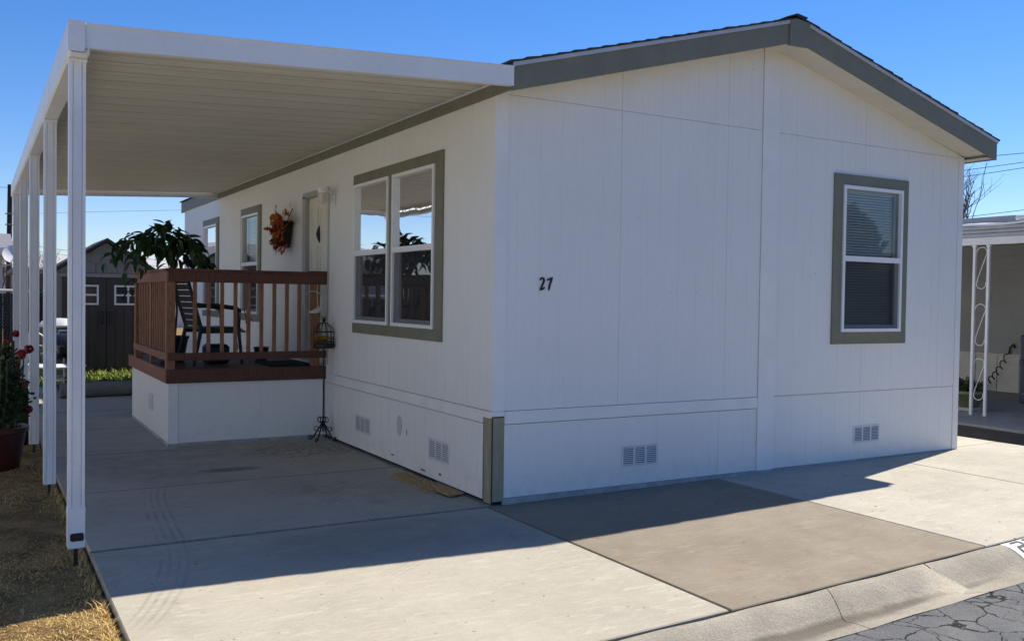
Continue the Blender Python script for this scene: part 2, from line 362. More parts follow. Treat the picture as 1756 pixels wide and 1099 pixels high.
# rolled kerb and gutter
PROF = [(.006, -.10), (.006, -.012), (.02, -.004), (.07, -.012), (.12, -.034), (.165, -.062), (.20, -.085), (.225, -.097), (.25, -.100), (.28, -.096), (.33, -.086), (.42, -.074), (.425, -.13)]
def prof_z(t):
    for (a, za), (b, zb) in zip(PROF[1:], PROF[2:]):
        if a <= t <= b: return za+(zb-za)*(t-a)/(b-a)
    return PROF[1][1]
KD = Vector((1, .05, 0)).normalized(); KN = Vector((.05, -1, 0)).normalized()
def kerb_pt(x, t, dz=0.0):
    b = Vector((x, yf(x), 0)); p = b+KN*t; return Vector((p.x, p.y, prof_z(t)+dz+gz(x)))
kerb_me = MB(); kerb = None
def kerb_section(x0, x1, j0, j1, parent):
    """j0/j1: x offset of the broken end at fractions of the width"""
    b = MB(); ts = [p[0] for p in PROF[1:-1]]; n = max(2, int((x1-x0)/.15)); vs = []
    def off(js, t):
        if not js: return 0
        f = t/.42*(len(js)-1); i = min(int(f), len(js)-2); return js[i]+(js[i+1]-js[i])*(f-i)
    for i in range(n+1):
        f = i/n
        col = []
        for t in ts:
            x = x0+off(j0, t)+(x1+off(j1, t)-x0-off(j0, t))*f
            p = kerb_pt(x, t); p.z += .003*math.sin(x*9+t*30); col.append(p)
        col.insert(0, col[0]-Vector((0, 0, .09))); col.append(col[-1]-Vector((0, 0, .06))); vs += col
    m = len(ts)+2
    fs = [(i*m+j, i*m+j+1, (i+1)*m+j+1, (i+1)*m+j) for i in range(n) for j in range(m-1)]+[tuple(range(m)), tuple(range(n*m, n*m+m))]
    b.add(vs, fs); return b.build('gutter_section', CURB, parent, smooth=True)
q = MB(); q.add([(-30, yf(-30)-.01, -.117), (30, yf(30)-.01, -.117), (30, yf(30)-.42, -.117), (-30, yf(-30)-.42, -.117)], [(0, 1, 2, 3)])
kerb = struct(q.build('kerb', plain('joint_dirt', (.03, .027, .022))))
J1 = [.06, .05, .02, -.05, -.08, -.09, -.06, .02, .1]; J2 = [.10, .06, .03, .0, -.04, -.03, -.08, -.07]
kerb_section(-30, -3.6, None, None, kerb); kerb_section(-3.594, .60, None, [a-.003 for a in J2], kerb)
kerb_section(.60, 1.55, [a+.003 for a in J2], [a-.006 for a in J1], kerb); kerb_section(1.55, 5.2, [a+.006 for a in J1], None, kerb); kerb_section(5.206, 30, None, None, kerb)
# street
q = MB(); N = 40; vs = []
for i in range(N+1):
    x = -60+120*i/N
    for t, z in ((.415, -.079), (.6, -.072), (2.5, -.03), (4.2, -.03), (6.6, -.075)):
        b = Vector((x, yf(x), 0))+KN*t; vs.append((b.x, b.y, z+gz(x)*(.0 if x > 20 else 1)))
q.add(vs, [(i*5+j, i*5+j+1, i*5+j+6, i*5+j+5) for i in range(N) for j in range(4)])
struct(q.build('road', ASPH, smooth=True))
# painted kerb number
q = MB()
def kpatch(b, x0, x1, t0, t1, dz, n=6):
    m = 5; vs = [kerb_pt(x0+(x1-x0)*i/n, t0+(t1-t0)*j/m, dz+.003*math.sin((x0+(x1-x0)*i/n)*9+(t0+(t1-t0)*j/m)*30)) for i in range(n+1) for j in range(m+1)]
    b.add(vs, [(i*(m+1)+j, i*(m+1)+j+1, (i+1)*(m+1)+j+1, (i+1)*(m+1)+j) for i in range(n) for j in range(m)])
kpatch(q, 2.47, 2.84, .012, .178, .004)
kn = tag(q.build('kerb_number', plain('worn_white_road_paint', (.78, .78, .75), .7, .08, 12, .12, .2)), 'white painted patch with stencilled black 27 on the sloping kerb', 'kerb number')
BLK = plain('black_stencil_paint', (.03, .03, .032), .7, .3, 25, .1, .1)
def seg7(x, segs):
    q = MB(); W_, a, bt, th = .11, .032, .158, .018; mid = (a+bt)/2; g = .007
    if 't' in segs: kpatch(q, x+g, x+W_-g, a, a+th, .0075)
    if 'm' in segs: kpatch(q, x+g, x+W_-g, mid-th/2, mid+th/2, .0075)
    if 'b' in segs: kpatch(q, x+g, x+W_-g, bt-th, bt, .0075)
    if 'ul' in segs: kpatch(q, x, x+th, a+g, mid-g, .0075, 2)
    if 'ur' in segs: kpatch(q, x+W_-th, x+W_, a+g, mid-g, .0075, 2)
    if 'll' in segs: kpatch(q, x, x+th, mid+g, bt-g, .0075, 2)
    if 'lr' in segs: kpatch(q, x+W_-th, x+W_, mid+g, bt-g, .0075, 2)
    return q.build('digit', BLK, kn)
seg7(2.53, 't ur m ll b'.split()); seg7(2.68, 't ur lr'.split())

# ------------------------------------------------------------------ the mobile home
W, L = 5.76, 12.19; ZB0, ZB1, ZE = .631, .731, 3.187; SL = .27
home = thing('mobile_home', 'white mobile home with olive trim, shallow gable roof and the number 27', 'mobile home')
FR = lambda u, d, z: (u, -d, z)           # front wall: u along x, d outwards
LF = lambda u, d, z: (-d, u, z)           # side wall under the carport: u along y
BK = lambda u, d, z: (u, L+d, z)
RG = lambda u, d, z: (W+d, u, z)
def siding(name, M, u0, u1, z0, top, holes=(), d=.012, pitch=.2032, ph=0.0, parent=home, m=SIDING, gw=.006, gd=.0011, gap=.0014):
    """grooved plywood sheet; top is a height or a function of u; holes are (u0,u1,z0,z1)"""
    q = MB(); tf = top if callable(top) else (lambda u: top)
    u0 += gap; u1 -= gap
    cuts = {u0, u1}; n0 = math.floor((u0-ph)/pitch)
    gr = []
    for i in range(n0, n0+int((u1-u0)/pitch)+3):
        a = ph+i*pitch
        if u0+.03 < a < u1-.03: gr.append((a-gw/2, a+gw/2)); cuts |= {a-gw/2, a+gw/2}
    for h in holes:
        for e in h[:2]:
            if u0 < e < u1: cuts.add(e)
    if callable(top) and u0 < W/2 < u1: cuts.add(W/2)
    cs = sorted(cuts)
    for a, b in zip(cs, cs[1:]):
        if b-a < 1e-5: continue
        mid = (a+b)/2; dep = d-gd if any(g0 <= mid <= g1 for g0, g1 in gr) else d
        segs = [(z0, None)]
        for h in holes:
            if h[0] <= mid <= h[1]:
                lo, _ = segs[-1]; segs[-1] = (lo, h[2]); segs.append((h[3], None))
        for lo, hi in segs:
            za, zb = (hi, hi) if hi is not None else (tf(a), tf(b))
            if min(za, zb) <= lo+.002: continue
            q.hexa([M(a, 0, lo), M(b, 0, lo), M(b, dep, lo), M(a, dep, lo), M(a, 0, za), M(b, 0, zb), M(b, dep, zb), M(a, dep, za)])
    return q.build(name, m, parent)
# window openings (frame outer edges)
FW = [(3.87, 4.755, 1.33, 2.768)]
SW = [(1.03, 1.965, 1.335, 2.768), (2.06, 2.99, 1.335, 2.768), (6.80, 7.70, 1.335, 2.768), (9.38, 10.36, 1.335, 2.768)]
DOOR = (3.86, 4.72, .83, 2.80)
rl = lambda u: ZE+.016+SL*(u if u < W/2 else W-u)
for a, b in [(.098, 1.19), (1.19, 2.375), (2.375, 2.79), (2.99, 4.2), (4.2, 5.4), (5.4, 5.685)]:
    siding('siding_panel', FR, a, b, ZB1+.004, ZE-.0015, FW, ph=.19)
for a, b in [(.02, 1.19), (1.19, 2.375), (2.375, 2.79), (2.99, 4.2), (4.2, W-.02)]:
    siding('siding_panel', FR, a, b, ZE+.0015, rl, ph=.19, d=.011)
for a, b in [(.10, 2.32), (2.32, 2.79)]: siding('skirting_panel', FR, a, b, .052, ZB0-.006, ph=.19, d=.010)
for a, b in [(2.988, 4.2), (4.2, 5.685)]: siding('skirting_panel', FR, a, b, .052, ZB1-.006, ph=.19, d=.009)
sy = [.012, 1.21, 2.43, 3.65, 4.87, 6.09, 7.31, 8.53, 9.75, 10.97, 12.17]
for a, b in zip(sy, sy[1:]):
    siding('siding_panel', LF, a, b, ZB1+.005, ZE-.01, SW+[DOOR], ph=0)
    siding('skirting_panel', LF, max(a, .135), b, .03, ZB0-.006, ph=0, d=.010)
siding('rear_wall', BK, 0, W, .03, rl, ph=.19); siding('end_wall', RG, 0, L, .03, ZE-.01, ph=0)
VENTM = plain('vent_plastic', (.68, .68, .66), .5, .05, 5, .05, 0); VDARK = plain('recess_dark', (.04, .042, .046), .8, .1, 5, 0, 0)
# band between wall and skirting
one('belt_board', TRIMW, home, .10, 2.790, -.019, 0, ZB0, ZB1)
one('belt_board', TRIMW, home, -.014, 0, .135, L, ZB0, ZB1)
one('belt_board', TRIMW, home, 2.99, W-.08, -.013, 0, ZB1-.004, ZB1+.0005)
# corner boards, ridge batten, base strip
one('corner_board', TRIMW, home, -.016, .096, -.020, -.001, .735, 3.24)
one('corner_board', TRIMW, home, -.014, 0, 0, .010, .735, 3.17)
one('corner_board', TRIMW, home, W-.073, W+.014, -.018, -.001, .03, 3.20)
one('batten', TRIMW, home, 2.793, 2.987, -.023, -.001, .050, 3.962)
one('base_board', BASEW, home, .09, W, -.020, -.001, .0, .049)
# bare tan studs where the skirting corner is missing
one('bare_corner_post', TAN, home, .003, .0985, -.009, .03, .03, .682); one('bare_corner_post', TAN, home, -.0085, .002, .004, .118, .012, .68); one('corner_gap_shade', VDARK, home, -.003, .10, -.003, .135, .02, .70)  # near-black box paints the shade inside the open corner gap
q = MB(); q.cbox(-.02, .098, -.021, .002, .694, .733, .003); q.box(-.018, 0, .004, .13, .68, .732); q.build('corner_cap', TRIMW, home)
# floor + inner liner so that the rooms are closed
one('floor', INTER, home, .02, W-.02, .02, L-.02, .75, .80)
one('inner_wall', INTER, home, 3.3, 3.34, .02, 4.0, .8, 3.2); one('inner_wall', INTER, home, .02, W-.02, 5.0, 5.04, .8, 3.2); one('inner_wall', INTER, home, 1.6, 1.64, 5.06, L-.02, .8, 3.2)
one('inner_ceiling', INTER, home, .02, W-.02, .02, L-.02, 3.165, 3.18)

# skirting vents
def vent(M, u0, u1, z0, z1):
    q = MB(); nb = 3; g = .018; bw = (u1-u0-g*(nb+1))/nb
    def bx(a, b, d0, d1, c, e): q.box(a, b, d0, d1, c, e, M=lambda x, y, z: M(x, y, z))
    bx(u0, u1, .009, .017, z0, z0+g); bx(u0, u1, .009, .017, z1-g, z1)
    for i in range(nb+1): bx(u0+i*(bw+g), u0+i*(bw+g)+g, .009, .017, z0+g, z1-g)
    v = q.build('skirting_vent', VENTM, home)
    for i in range(nb):
        b = MB(); a = u0+g+i*(bw+g); ns = 9
        b.cm = 1; b.hexa([M(a, .006, z0+g), M(a+bw, .006, z0+g), M(a+bw, .0112, z0+g), M(a, .0112, z0+g), M(a, .006, z1-g), M(a+bw, .006, z1-g), M(a+bw, .0112, z1-g), M(a, .0112, z1-g)]); b.cm = 0
        for j in range(ns):
            zz = z0+g+(z1-z0-2*g)*(j+.5)/ns; h = (z1-z0-2*g)/ns*.24
            b.hexa([M(a, .0115, zz-h), M(a+bw, .0115, zz-h), M(a+bw, .019, zz-h*1.2), M(a, .019, zz-h*1.2), M(a, .0115, zz+h), M(a+bw, .0115, zz+h), M(a+bw, .016, zz-h*.2), M(a, .016, zz-h*.2)])
        b.build('louvre_bank', [VENTM, VDARK], v)
vent(FR, 1.24, 1.63, .20, .385); vent(FR, 4.11, 4.50, .215, .39); vent(LF, 2.53, 2.945, .20, .375); vent(LF, .725, 1.13, .195, .38)

# windows
def window(M, frames, u0, u1, z0, z1, blind=True, flip=False):
    wd = bpy.data.objects.new('window', None); COL.objects.link(wd); wd.parent = home
    fu0, fu1 = min(f[0] for f in frames), max(f[1] for f in frames); fz0, fz1 = frames[0][2], frames[0][3]
    def bd(name, a, b, c, e, d0=.010, d1=.030, m=OLIVEM):
        q = MB(); q.box(a, b, d0, d1, c, e, M=lambda x, y, z: M(x, y, z)); return q.build(name, m, wd)
    lap = .012
    bd('casing', u0, u1, fz1-lap, z1); bd('casing', u0, u1, z0, fz0+lap); bd('casing', u0, fu0+lap, fz0+lap, fz1-lap, .010, .029); bd('casing', fu1-lap, u1, fz0+lap, fz1-lap, .010, .029)
    fs = sorted(frames)
    for a, b in zip(fs, fs[1:]): bd('mullion', a[1]-.01, b[0]+.01, fz0+lap, fz1-lap, .008, .026)
    for (a, b, c, e) in fs:
        fw_ = .032; zm = c+(e-c)*.502
        q = MB()
        def bx(a_, b_, d0, d1, c_, e_): q.box(a_, b_, d0, d1, c_, e_, M=lambda x, y, z: M(x, y, z))
        bx(a, a+fw_, -.05, .045, c, e); bx(b-fw_, b, -.05, .045, c, e); bx(a+fw_, b-fw_, -.05, .045, e-fw_, e); bx(a+fw_, b-fw_, -.05, .045, c, c+fw_)
        bx(a+fw_, b-fw_, -.02, .040, zm-.026, zm+.026)
        fr = q.build('frame', VINYL, wd)
        q = MB(); sw = .028; bx(a+fw_, a+fw_+sw, -.01, .012, c+fw_, zm-.026); bx(b-fw_-sw, b-fw_, -.01, .012, c+fw_, zm-.026); bx(a+fw_+sw, b-fw_-sw, -.01, .012, c+fw_, c+fw_+.035)
        q.build('lower_sash', plain('bronze_sash', (.20, .20, .19), .5, .05, 5, 0, 0), fr) if False else q.build('lower_sash', VINYL, wd)
        q = MB(); q.add([M(a+fw_, .008, zm+.026), M(b-fw_, .008, zm+.026), M(b-fw_, .008, e-fw_), M(a+fw_, .008, e-fw_)], [(0, 1, 2, 3)]); q.build('pane', GLASS, wd)
        q = MB(); q.add([M(a+fw_+sw, -.004, c+fw_+.035), M(b-fw_-sw, -.004, c+fw_+.035), M(b-fw_-sw, -.004, zm-.026), M(a+fw_+sw, -.004, zm-.026)], [(0, 1, 2, 3)]); q.build('pane', GLASS, wd)
        q = MB(); q.add([M(a+fw_, .024, c+fw_), M(b-fw_, .024, c+fw_), M(b-fw_, .024, zm-.026), M(a+fw_, .024, zm-.026)], [(0, 1, 2, 3)]); q.build('insect_screen', SCREEN, wd)
        if blind:
            q = MB(); n = int((e-c)/.028)
            for i in range(n):
                z = c+.02+(e-c-.05)*i/n; sg = .017
                q.hexa([M(a+.02, -.066, z-.011), M(b-.02, -.066, z-.011), M(b-.02, -.080, z+.012), M(a+.02, -.080, z+.012), M(a+.02, -.067, z-.0105), M(b-.02, -.067, z-.0105), M(b-.02, -.081, z+.0125), M(a+.02, -.081, z+.0125)])
            bx2 = q; q.box(a+.015, b-.015, -.095, -.055, e-.05, e-.015, M=lambda x, y, z: M(x, y, z))
            for f in (.2, .8): q.box(a+(b-a)*f-.001, a+(b-a)*f+.001, -.063, -.061, c+.02, e-.03, M=lambda x, y, z: M(x, y, z))
            q.build('blind', BLIND, wd)
    return wd
window(FR, FW, 3.75, 4.85, 1.21, 2.876)
window(LF, SW[:2], .881, 3.032, 1.23, 2.872); window(LF, [SW[2]], 6.698, 7.80, 1.23, 2.872); window(LF, [SW[3]], 9.278, 10.46, 1.23, 2.872)

# door with six raised panels
CREAM = plain('cream_door_paint', (.78, .74, .61), .5, .04, 3, .03, .04)
a, b, c, e = DOOR
q = MB(); q.box(-.018, .06, a-.03, a+.025, c, e+.0, M=None); q.box(-.018, .06, b-.025, b+.10, c, e); q.box(-.018, .06, a-.03, b+.10, e-.02, e+.045)
q.build('door_frame', plain('grey_door_frame', (.42, .42, .39), .5, .05, 4, .03, 0), home)
door = one('door', CREAM, home, .028, .068, a+.03, b-.03, c, e-.025)
for (u0, u1) in ((a+.13, a+.40), (a+.47, b-.12)):
    for (z0, z1) in ((c+.18, c+.62), (c+.76, c+1.38), (c+1.52, c+1.82)):
        q = MB(); w_ = .02
        q.box(.018, .028, u0, u0+w_, z0, z1); q.box(.018, .028, u1-w_, u1, z0, z1); q.box(.018, .028, u0+w_, u1-w_, z0, z0+w_); q.box(.018, .028, u0+w_, u1-w_, z1-w_, z1); q.cbox(.020, .028, u0+.045, u1-.045, z0+.045, z1-.045, b=.0035)
        q.build('door_panel', CREAM, door)
q = MB(); q.lathe([(.0, 0), (.028, .002), (.03, .02), (.02, .045), (0, .05)], n=12); o = q.build('door_handle', STEEL, door); o.location = (.028, a+.09, c+.95); o.rotation_euler = (0, R(-90), 0)
q = MB(); q.tube([(0, 0, .10), (-.012, .0, .05), (-.016, .008, 0), (-.012, -.008, -.05), (0, 0, -.10)], [.008, .016, .024, .018, .006], 8); q.tube([(-.02, -.02, .02), (-.03, 0, -.035), (-.02, .02, .02)], .005, 6); o = q.build('door_knocker', DARK, door); o.location = (.024, (a+b)/2+.0, c+1.50)
# coach lamp on the wall
q = MB(); q.cbox(-.035, -.012, 3.62, 3.72, 2.60, 2.76, .008); q.tube([(-.03, 3.67, 2.70), (-.07, 3.67, 2.765), (-.15, 3.67, 2.775)], .016, 10); q.lathe([(.0, 0), (.058, 0), (.062, -.02), (.045, -.055), (.045, -.06)][::-1], (-.15, 3.67, 2.80), 20)
lamp = q.build('porch_light', VINYL, home, smooth=True)
q = MB(); q.lathe([(.0, -.17), (.03, -.168), (.045, -.15), (.048, -.06), (.04, -.05)], (-.15, 3.67, 2.80), 20); q.build('lamp_glass', plain('frosted_glass', (.62, .60, .55), .25, .05, 5, 0, 0), lamp, smooth=True)
q = MB()
for i in range(6): t = i*math.pi/3; q.tube([(-.15+.052*math.cos(t), 3.67+.052*math.sin(t), 2.745), (-.15+.052*math.cos(t), 3.67+.052*math.sin(t), 2.64), (-.15, 3.67, 2.62)], .003, 4)
q.build('lamp_cage', VINYL, lamp)
# house number, brush-script digits
def stroke(name, pts, wid):
    q = MB(); n = len(pts); P = [Vector((p[0], p[1])) for p in pts]; vs = []
    for i in range(n):
        d = (P[min(i+1, n-1)]-P[max(i-1, 0)]).normalized(); nn = Vector((-d.y, d.x))*wid[i]
        for dd in (.009, .022): vs += [(P[i].x+nn.x, -dd, P[i].y+nn.y), (P[i].x-nn.x, -dd, P[i].y-nn.y)]
    fs = []
    for i in range(n-1):
        a_, b_ = i*4, i*4+4; fs += [(a_+2, b_+2, b_+3, a_+3), (a_, a_+2, b_+2, b_), (a_+1, b_+1, b_+3, a_+3)]
    fs += [(0, 1, 3, 2), (4*n-4, 4*n-2, 4*n-1, 4*n-3)]
    q.add(vs, fs); return q.build(name, DARK, home)
sc = .129/24; X0, Z0 = .400, 1.675
def dg(pts): return [(X0+x*sc, Z0+z*sc) for x, z in pts]
stroke('house_number', dg([(0.6, 16.2), (2.2, 18.2), (4.3, 19.4), (6.6, 18.6), (7.6, 16), (7.0, 13), (4.6, 8.2), (2.2, 3.6), (1.2, 1.6), (3.6, 2.4), (6.2, 3.4), (8.8, 5.4)]), [k_*sc*1.0 for k_ in (1.0, 1.2, 1.3, 1.4, 1.5, 1.4, 1.2, 1.1, 1.3, 1.5, 1.4, .7)])
stroke('house_number', dg([(13.0, 15.9), (15.2, 17.2), (18.6, 18.4), (21.4, 19.9), (20.6, 16.6), (18.6, 11.5), (17.2, 6.6), (16.0, 1.2)]), [k_*sc for k_ in (.9, 1.4, 1.2, 1.5, 1.6, 1.3, 1.4, .9)])
# little scars in the paint and an access-panel patch
for (y_, z_, w_, h_) in ((1.62, .36, .006, .05), (1.95, .10, .03, .012), (.9, .09, .02, .02), (1.25, .07, .05, .012)):
    one('scuff', plain('bare_scuff', (.10, .085, .06), .9, .3, 30, 0, .2), home, -.0115, -.0095, y_-w_, y_+w_, z_-h_/2, z_+h_/2)
q = MB(); q.lathe([(0, 0), (.075, 0), (.075, .002), (0, .002)], n=20); o = q.build('paint_patch', plain('grey_paint_patch', (.52, .53, .52), .6, .05, 8, 0, 0), home); o.rotation_euler = (0, R(-90), 0); o.location = (-.0105, 1.79, .40); o.scale = (1.3, .8, 1)

# ---- roof
OV, XL, XR = .30, -.035, 5.905
ridge = W/2
def zr(x): return 3.36+SL*(x-XL if x <= ridge else XR-x)*1.0   # roof deck top
roof = MB()
for (x0, x1) in ((XL+.02, ridge), (ridge, XR-.02)):
    roof.hexa([(x0, -OV+.015, zr(x0)-.05), (x1, -OV+.015, zr(x1)-.05), (x1, L+.2, zr(x1)-.05), (x0, L+.2, zr(x0)-.05), (x0, -OV+.015, zr(x0)-.004), (x1, -OV+.015, zr(x1)-.004), (x1, L+.2, zr(x1)-.004), (x0, L+.2, zr(x0)-.004)])
roof = roof.build('roof', SOFF, home)
# shingle courses, each lapping the one below
for side in (0, 1):
    n = 21; run = ridge-XL+.03 if side == 0 else XR-ridge+.03
    for i in range(n):
        q = MB(); f0, f1 = i/n, min(1, (i+1)/n+.012)
        def pt(f, dz, y):
            x = XL-.03+run*f if side == 0 else XR+.03-run*f
            return (x, y, zr(x)+dz)
        y0, y1 = -OV-.012-random.uniform(0, .012), L+.22; h = .013+random.uniform(0, .007)
        q.hexa([pt(f0, -.002, y0), pt(f1, -.003, y0), pt(f1, -.003, y1), pt(f0, -.002, y1), pt(f0, h, y0), pt(f1, .006, y0), pt(f1, .006, y1), pt(f0, h, y1)])
        q.build('shingle_course', SHIN, roof)
for i in range(26):
    q = MB(); y0 = -OV-.02+i*.49; y1 = y0+.52; h = .022
    q.hexa([(ridge-.13, y0, zr(ridge-.13)+h), (ridge, y0, zr(ridge)+h+.008), (ridge, y1, zr(ridge)+.012), (ridge-.13, y1, zr(ridge-.13)+.010), (ridge-.13, y0, zr(ridge-.13)+h+.01), (ridge, y0, zr(ridge)+h+.022), (ridge, y1, zr(ridge)+.022), (ridge-.13, y1, zr(ridge-.13)+.018)])
    q.hexa([(ridge+.13, y0, zr(ridge+.13)+h), (ridge, y0, zr(ridge)+h+.008), (ridge, y1, zr(ridge)+.012), (ridge+.13, y1, zr(ridge+.13)+.010), (ridge+.13, y0, zr(ridge+.13)+h+.01), (ridge, y0, zr(ridge)+h+.022), (ridge, y1, zr(ridge)+.022), (ridge+.13, y1, zr(ridge+.13)+.018)])
    q.build('ridge_shingle', SHIN, roof)
# rake boards: bottom edge 0.205 below the deck line
HB = .21
def rake(x0, x1, y0, y1, dtop, dbot, name, m, par=home):
    q = MB(); q.hexa([(x0, y0, zr(x0)-dbot), (x1, y0, zr(x1)-dbot), (x1, y1, zr(x1)-dbot), (x0, y1, zr(x0)-dbot), (x0, y0, zr(x0)-dtop), (x1, y0, zr(x1)-dtop), (x1, y1, zr(x1)-dtop), (x0, y1, zr(x0)-dtop)])
    return q.build(name, m, par)
rake(XL, 2.803, -OV, -OV+.022, .018, HB, 'rake_board', OLIVEM); rake(3.045, XR, -OV, -OV+.022, .018, HB, 'rake_board', OLIVEM)
rake(XL+.0, 2.80, -OV-.010, -OV-.001, .000, .034, 'drip_edge', DRIP); rake(3.05, XR+.01, -OV-.010, -OV-.001, .000, .034, 'drip_edge', DRIP)
q = MB(); zt = zr(ridge)
q.prism([(2.80, zr(2.80)-.001), (2.80, zr(2.80)-HB-.010), (2.935, zr(2.935)-HB-.045), (3.05, zr(3.05)-HB-.008), (3.05, zr(3.05)-.001), (ridge, zt-.001)], -OV-.014, -OV+.020, lambda u, v, t: (u, t, v)); q.build('peak_board', OLIVEM, home)
rake(XL, ridge, L+.18, L+.202, .0, HB, 'rake_board', OLIVEM); rake(ridge, XR, L+.18, L+.202, .0, HB, 'rake_board', OLIVEM)
# eave fascia boards and soffits
one('eave_fascia', OLIVEM, home, XL, XL+.022, -OV+.023, L+.178, 3.165, 3.35)
one('eave_fascia', OLIVEM, home, XR-.022, XR, -OV+.023, L+.178, 3.152, 3.35)
def soffit(x0, x1, name, m, y0=-OV+.023, y1=-.001, dz=.0):
    q = MB(); g = lambda x: zr(x)-HB+.022+dz
    q.hexa([(x0, y0, g(x0)), (x1, y0, g(x1)), (x1, y1, g(x1)), (x0, y1, g(x0)), (x0, y0, g(x0)+.012), (x1, y0, g(x1)+.012), (x1, y1, g(x1)+.012), (x0, y1, g(x0)+.012)]); return q.build(name, m, home)
soffit(XL+.023, ridge, 'soffit', SOFF); soffit(ridge, XR-.023, 'soffit', SOFF)
one('eave_soffit', SOFF, home, W+.015, XR-.022, -OV+.03, L+.17, 3.165, 3.175)
# perforated soffit strip: rows of small slots
q = MB(); g = lambda x: zr(x)-HB+.022
for i in range(150):
    x = ridge+.12+i*.0185
    for j in range(4):
        y = -.245+j*.03; q.hexa([(x, y, g(x)-.0012), (x+.007, y, g(x+.007)-.0012), (x+.007, y+.018, g(x+.007)-.0012), (x, y+.018, g(x)-.0012), (x, y, g(x)+.001), (x+.007, y, g(x+.007)+.001), (x+.007, y+.018, g(x+.007)+.001), (x, y+.018, g(x)+.001)])
o = q.build('soffit_perforation', plain('soffit_hole', (.16, .15, .13), .9, .1, 5, 0, 0), home); o['kind'] = 'stuff'

# ------------------------------------------------------------------ carport
port = thing('carport', 'long white aluminium carport along the side of the mobile home', 'carport', (-1.5, 4.5, 0))
PY = [-.16, 2.10, 4.36, 6.62, 8.90]; PX = -2.951; CY0, CY1 = -.30, 9.30
def cz(x): return 3.205+.0515*x            # lower edge line of the fascias
def pz(x): return cz(x)+.056               # underside of the pans
pw = .303; n = int(round((CY1-CY0-.06)/pw)); pw = (CY1-CY0-.06)/n
q = MB(); pr = [(0, .0), (.082, 0), (.084, .060), (.112, .060), (.114, .004), (.185, .004), (.187, .001), (pw-.030, .001), (pw-.028, .06), (pw-.002, .06), (pw-.0005, 0)]
x0, x1 = -2.985, -.04
vs = [(x, y, z+pz(x)) for x in (x0, x1) for y, z in pr]; m_ = len(pr)
q.add(vs, [(i, i+1, m_+i+1, m_+i) for i in range(m_-1)]); vs2 = [(x, y, z+.004+pz(x)) for x, y, z in [(a_, b_, c_) for a_ in (x0, x1) for b_, c_ in pr]]
q.add(vs2, [(i, i+1, m_+i+1, m_+i) for i in range(m_-1)])
pan_me = q.mesh('roof_pan', PANM)
for i in range(n): link('roof_pan', pan_me, port, loc=None).matrix_basis = Matrix.Translation((0, CY0+.03+i*pw, 0))
def fascia(name, y0, y1, x0, x1, lo=-.022, hi=.122):
    q = MB(); q.hexa([(x0, y0, cz(x0)+lo), (x1, y0, cz(x1)+lo), (x1, y1, cz(x1)+lo), (x0, y1, cz(x0)+lo), (x0, y0, cz(x0)+hi), (x1, y0, cz(x1)+hi), (x1, y1, cz(x1)+hi), (x0, y1, cz(x0)+hi)])
    yl = y1 if y0 < 1 else y0-.03
    q.hexa([(x0, yl, cz(x0)+lo), (x1, yl, cz(x1)+lo), (x1, yl+.03, cz(x1)+lo), (x0, yl+.03, cz(x0)+lo), (x0, yl, cz(x0)+lo+.004), (x1, yl, cz(x1)+lo+.004), (x1, yl+.03, cz(x1)+lo+.004), (x0, yl+.03, cz(x0)+lo+.004)])
    q.hexa([(x0, y0-.006, cz(x0)+hi-.012), (x1, y0-.006, cz(x1)+hi-.012), (x1, y0, cz(x1)+hi-.012), (x0, y0, cz(x0)+hi-.012), (x0, y0-.006, cz(x0)+hi), (x1, y0-.006, cz(x1)+hi), (x1, y0, cz(x1)+hi), (x0, y0, cz(x0)+hi)])
    return q.build(name, ALU, port)
fascia('front_fascia', CY0-.024, CY0-.002, -2.985, -.038); fascia('rear_fascia', CY1+.002, CY1+.024, -2.985, -.038)
# gutter along the posts, corner caps
q = MB(); zb, ztp = 2.995, 3.18
q.prism([(-3.01, ztp), (-3.01, zb+.012), (-2.995, zb), (-2.90, zb), (-2.90, zb+.045), (-2.906, zb+.045), (-2.906, zb+.006), (-2.99, zb+.006), (-3.004, zb+.014), (-3.004, ztp)], CY0-.03, CY1+.03, lambda u, v, t: (u, t, v)); q.build('gutter', ALU, port)
one('gutter_cap', ALU, port, -3.013, -2.925, CY0-.036, CY0-.0305, zb+.012, ztp+.004)
one('ledger', ALU, port, -.062, -.038, CY0+.02, CY1-.01, 3.246, 3.255)
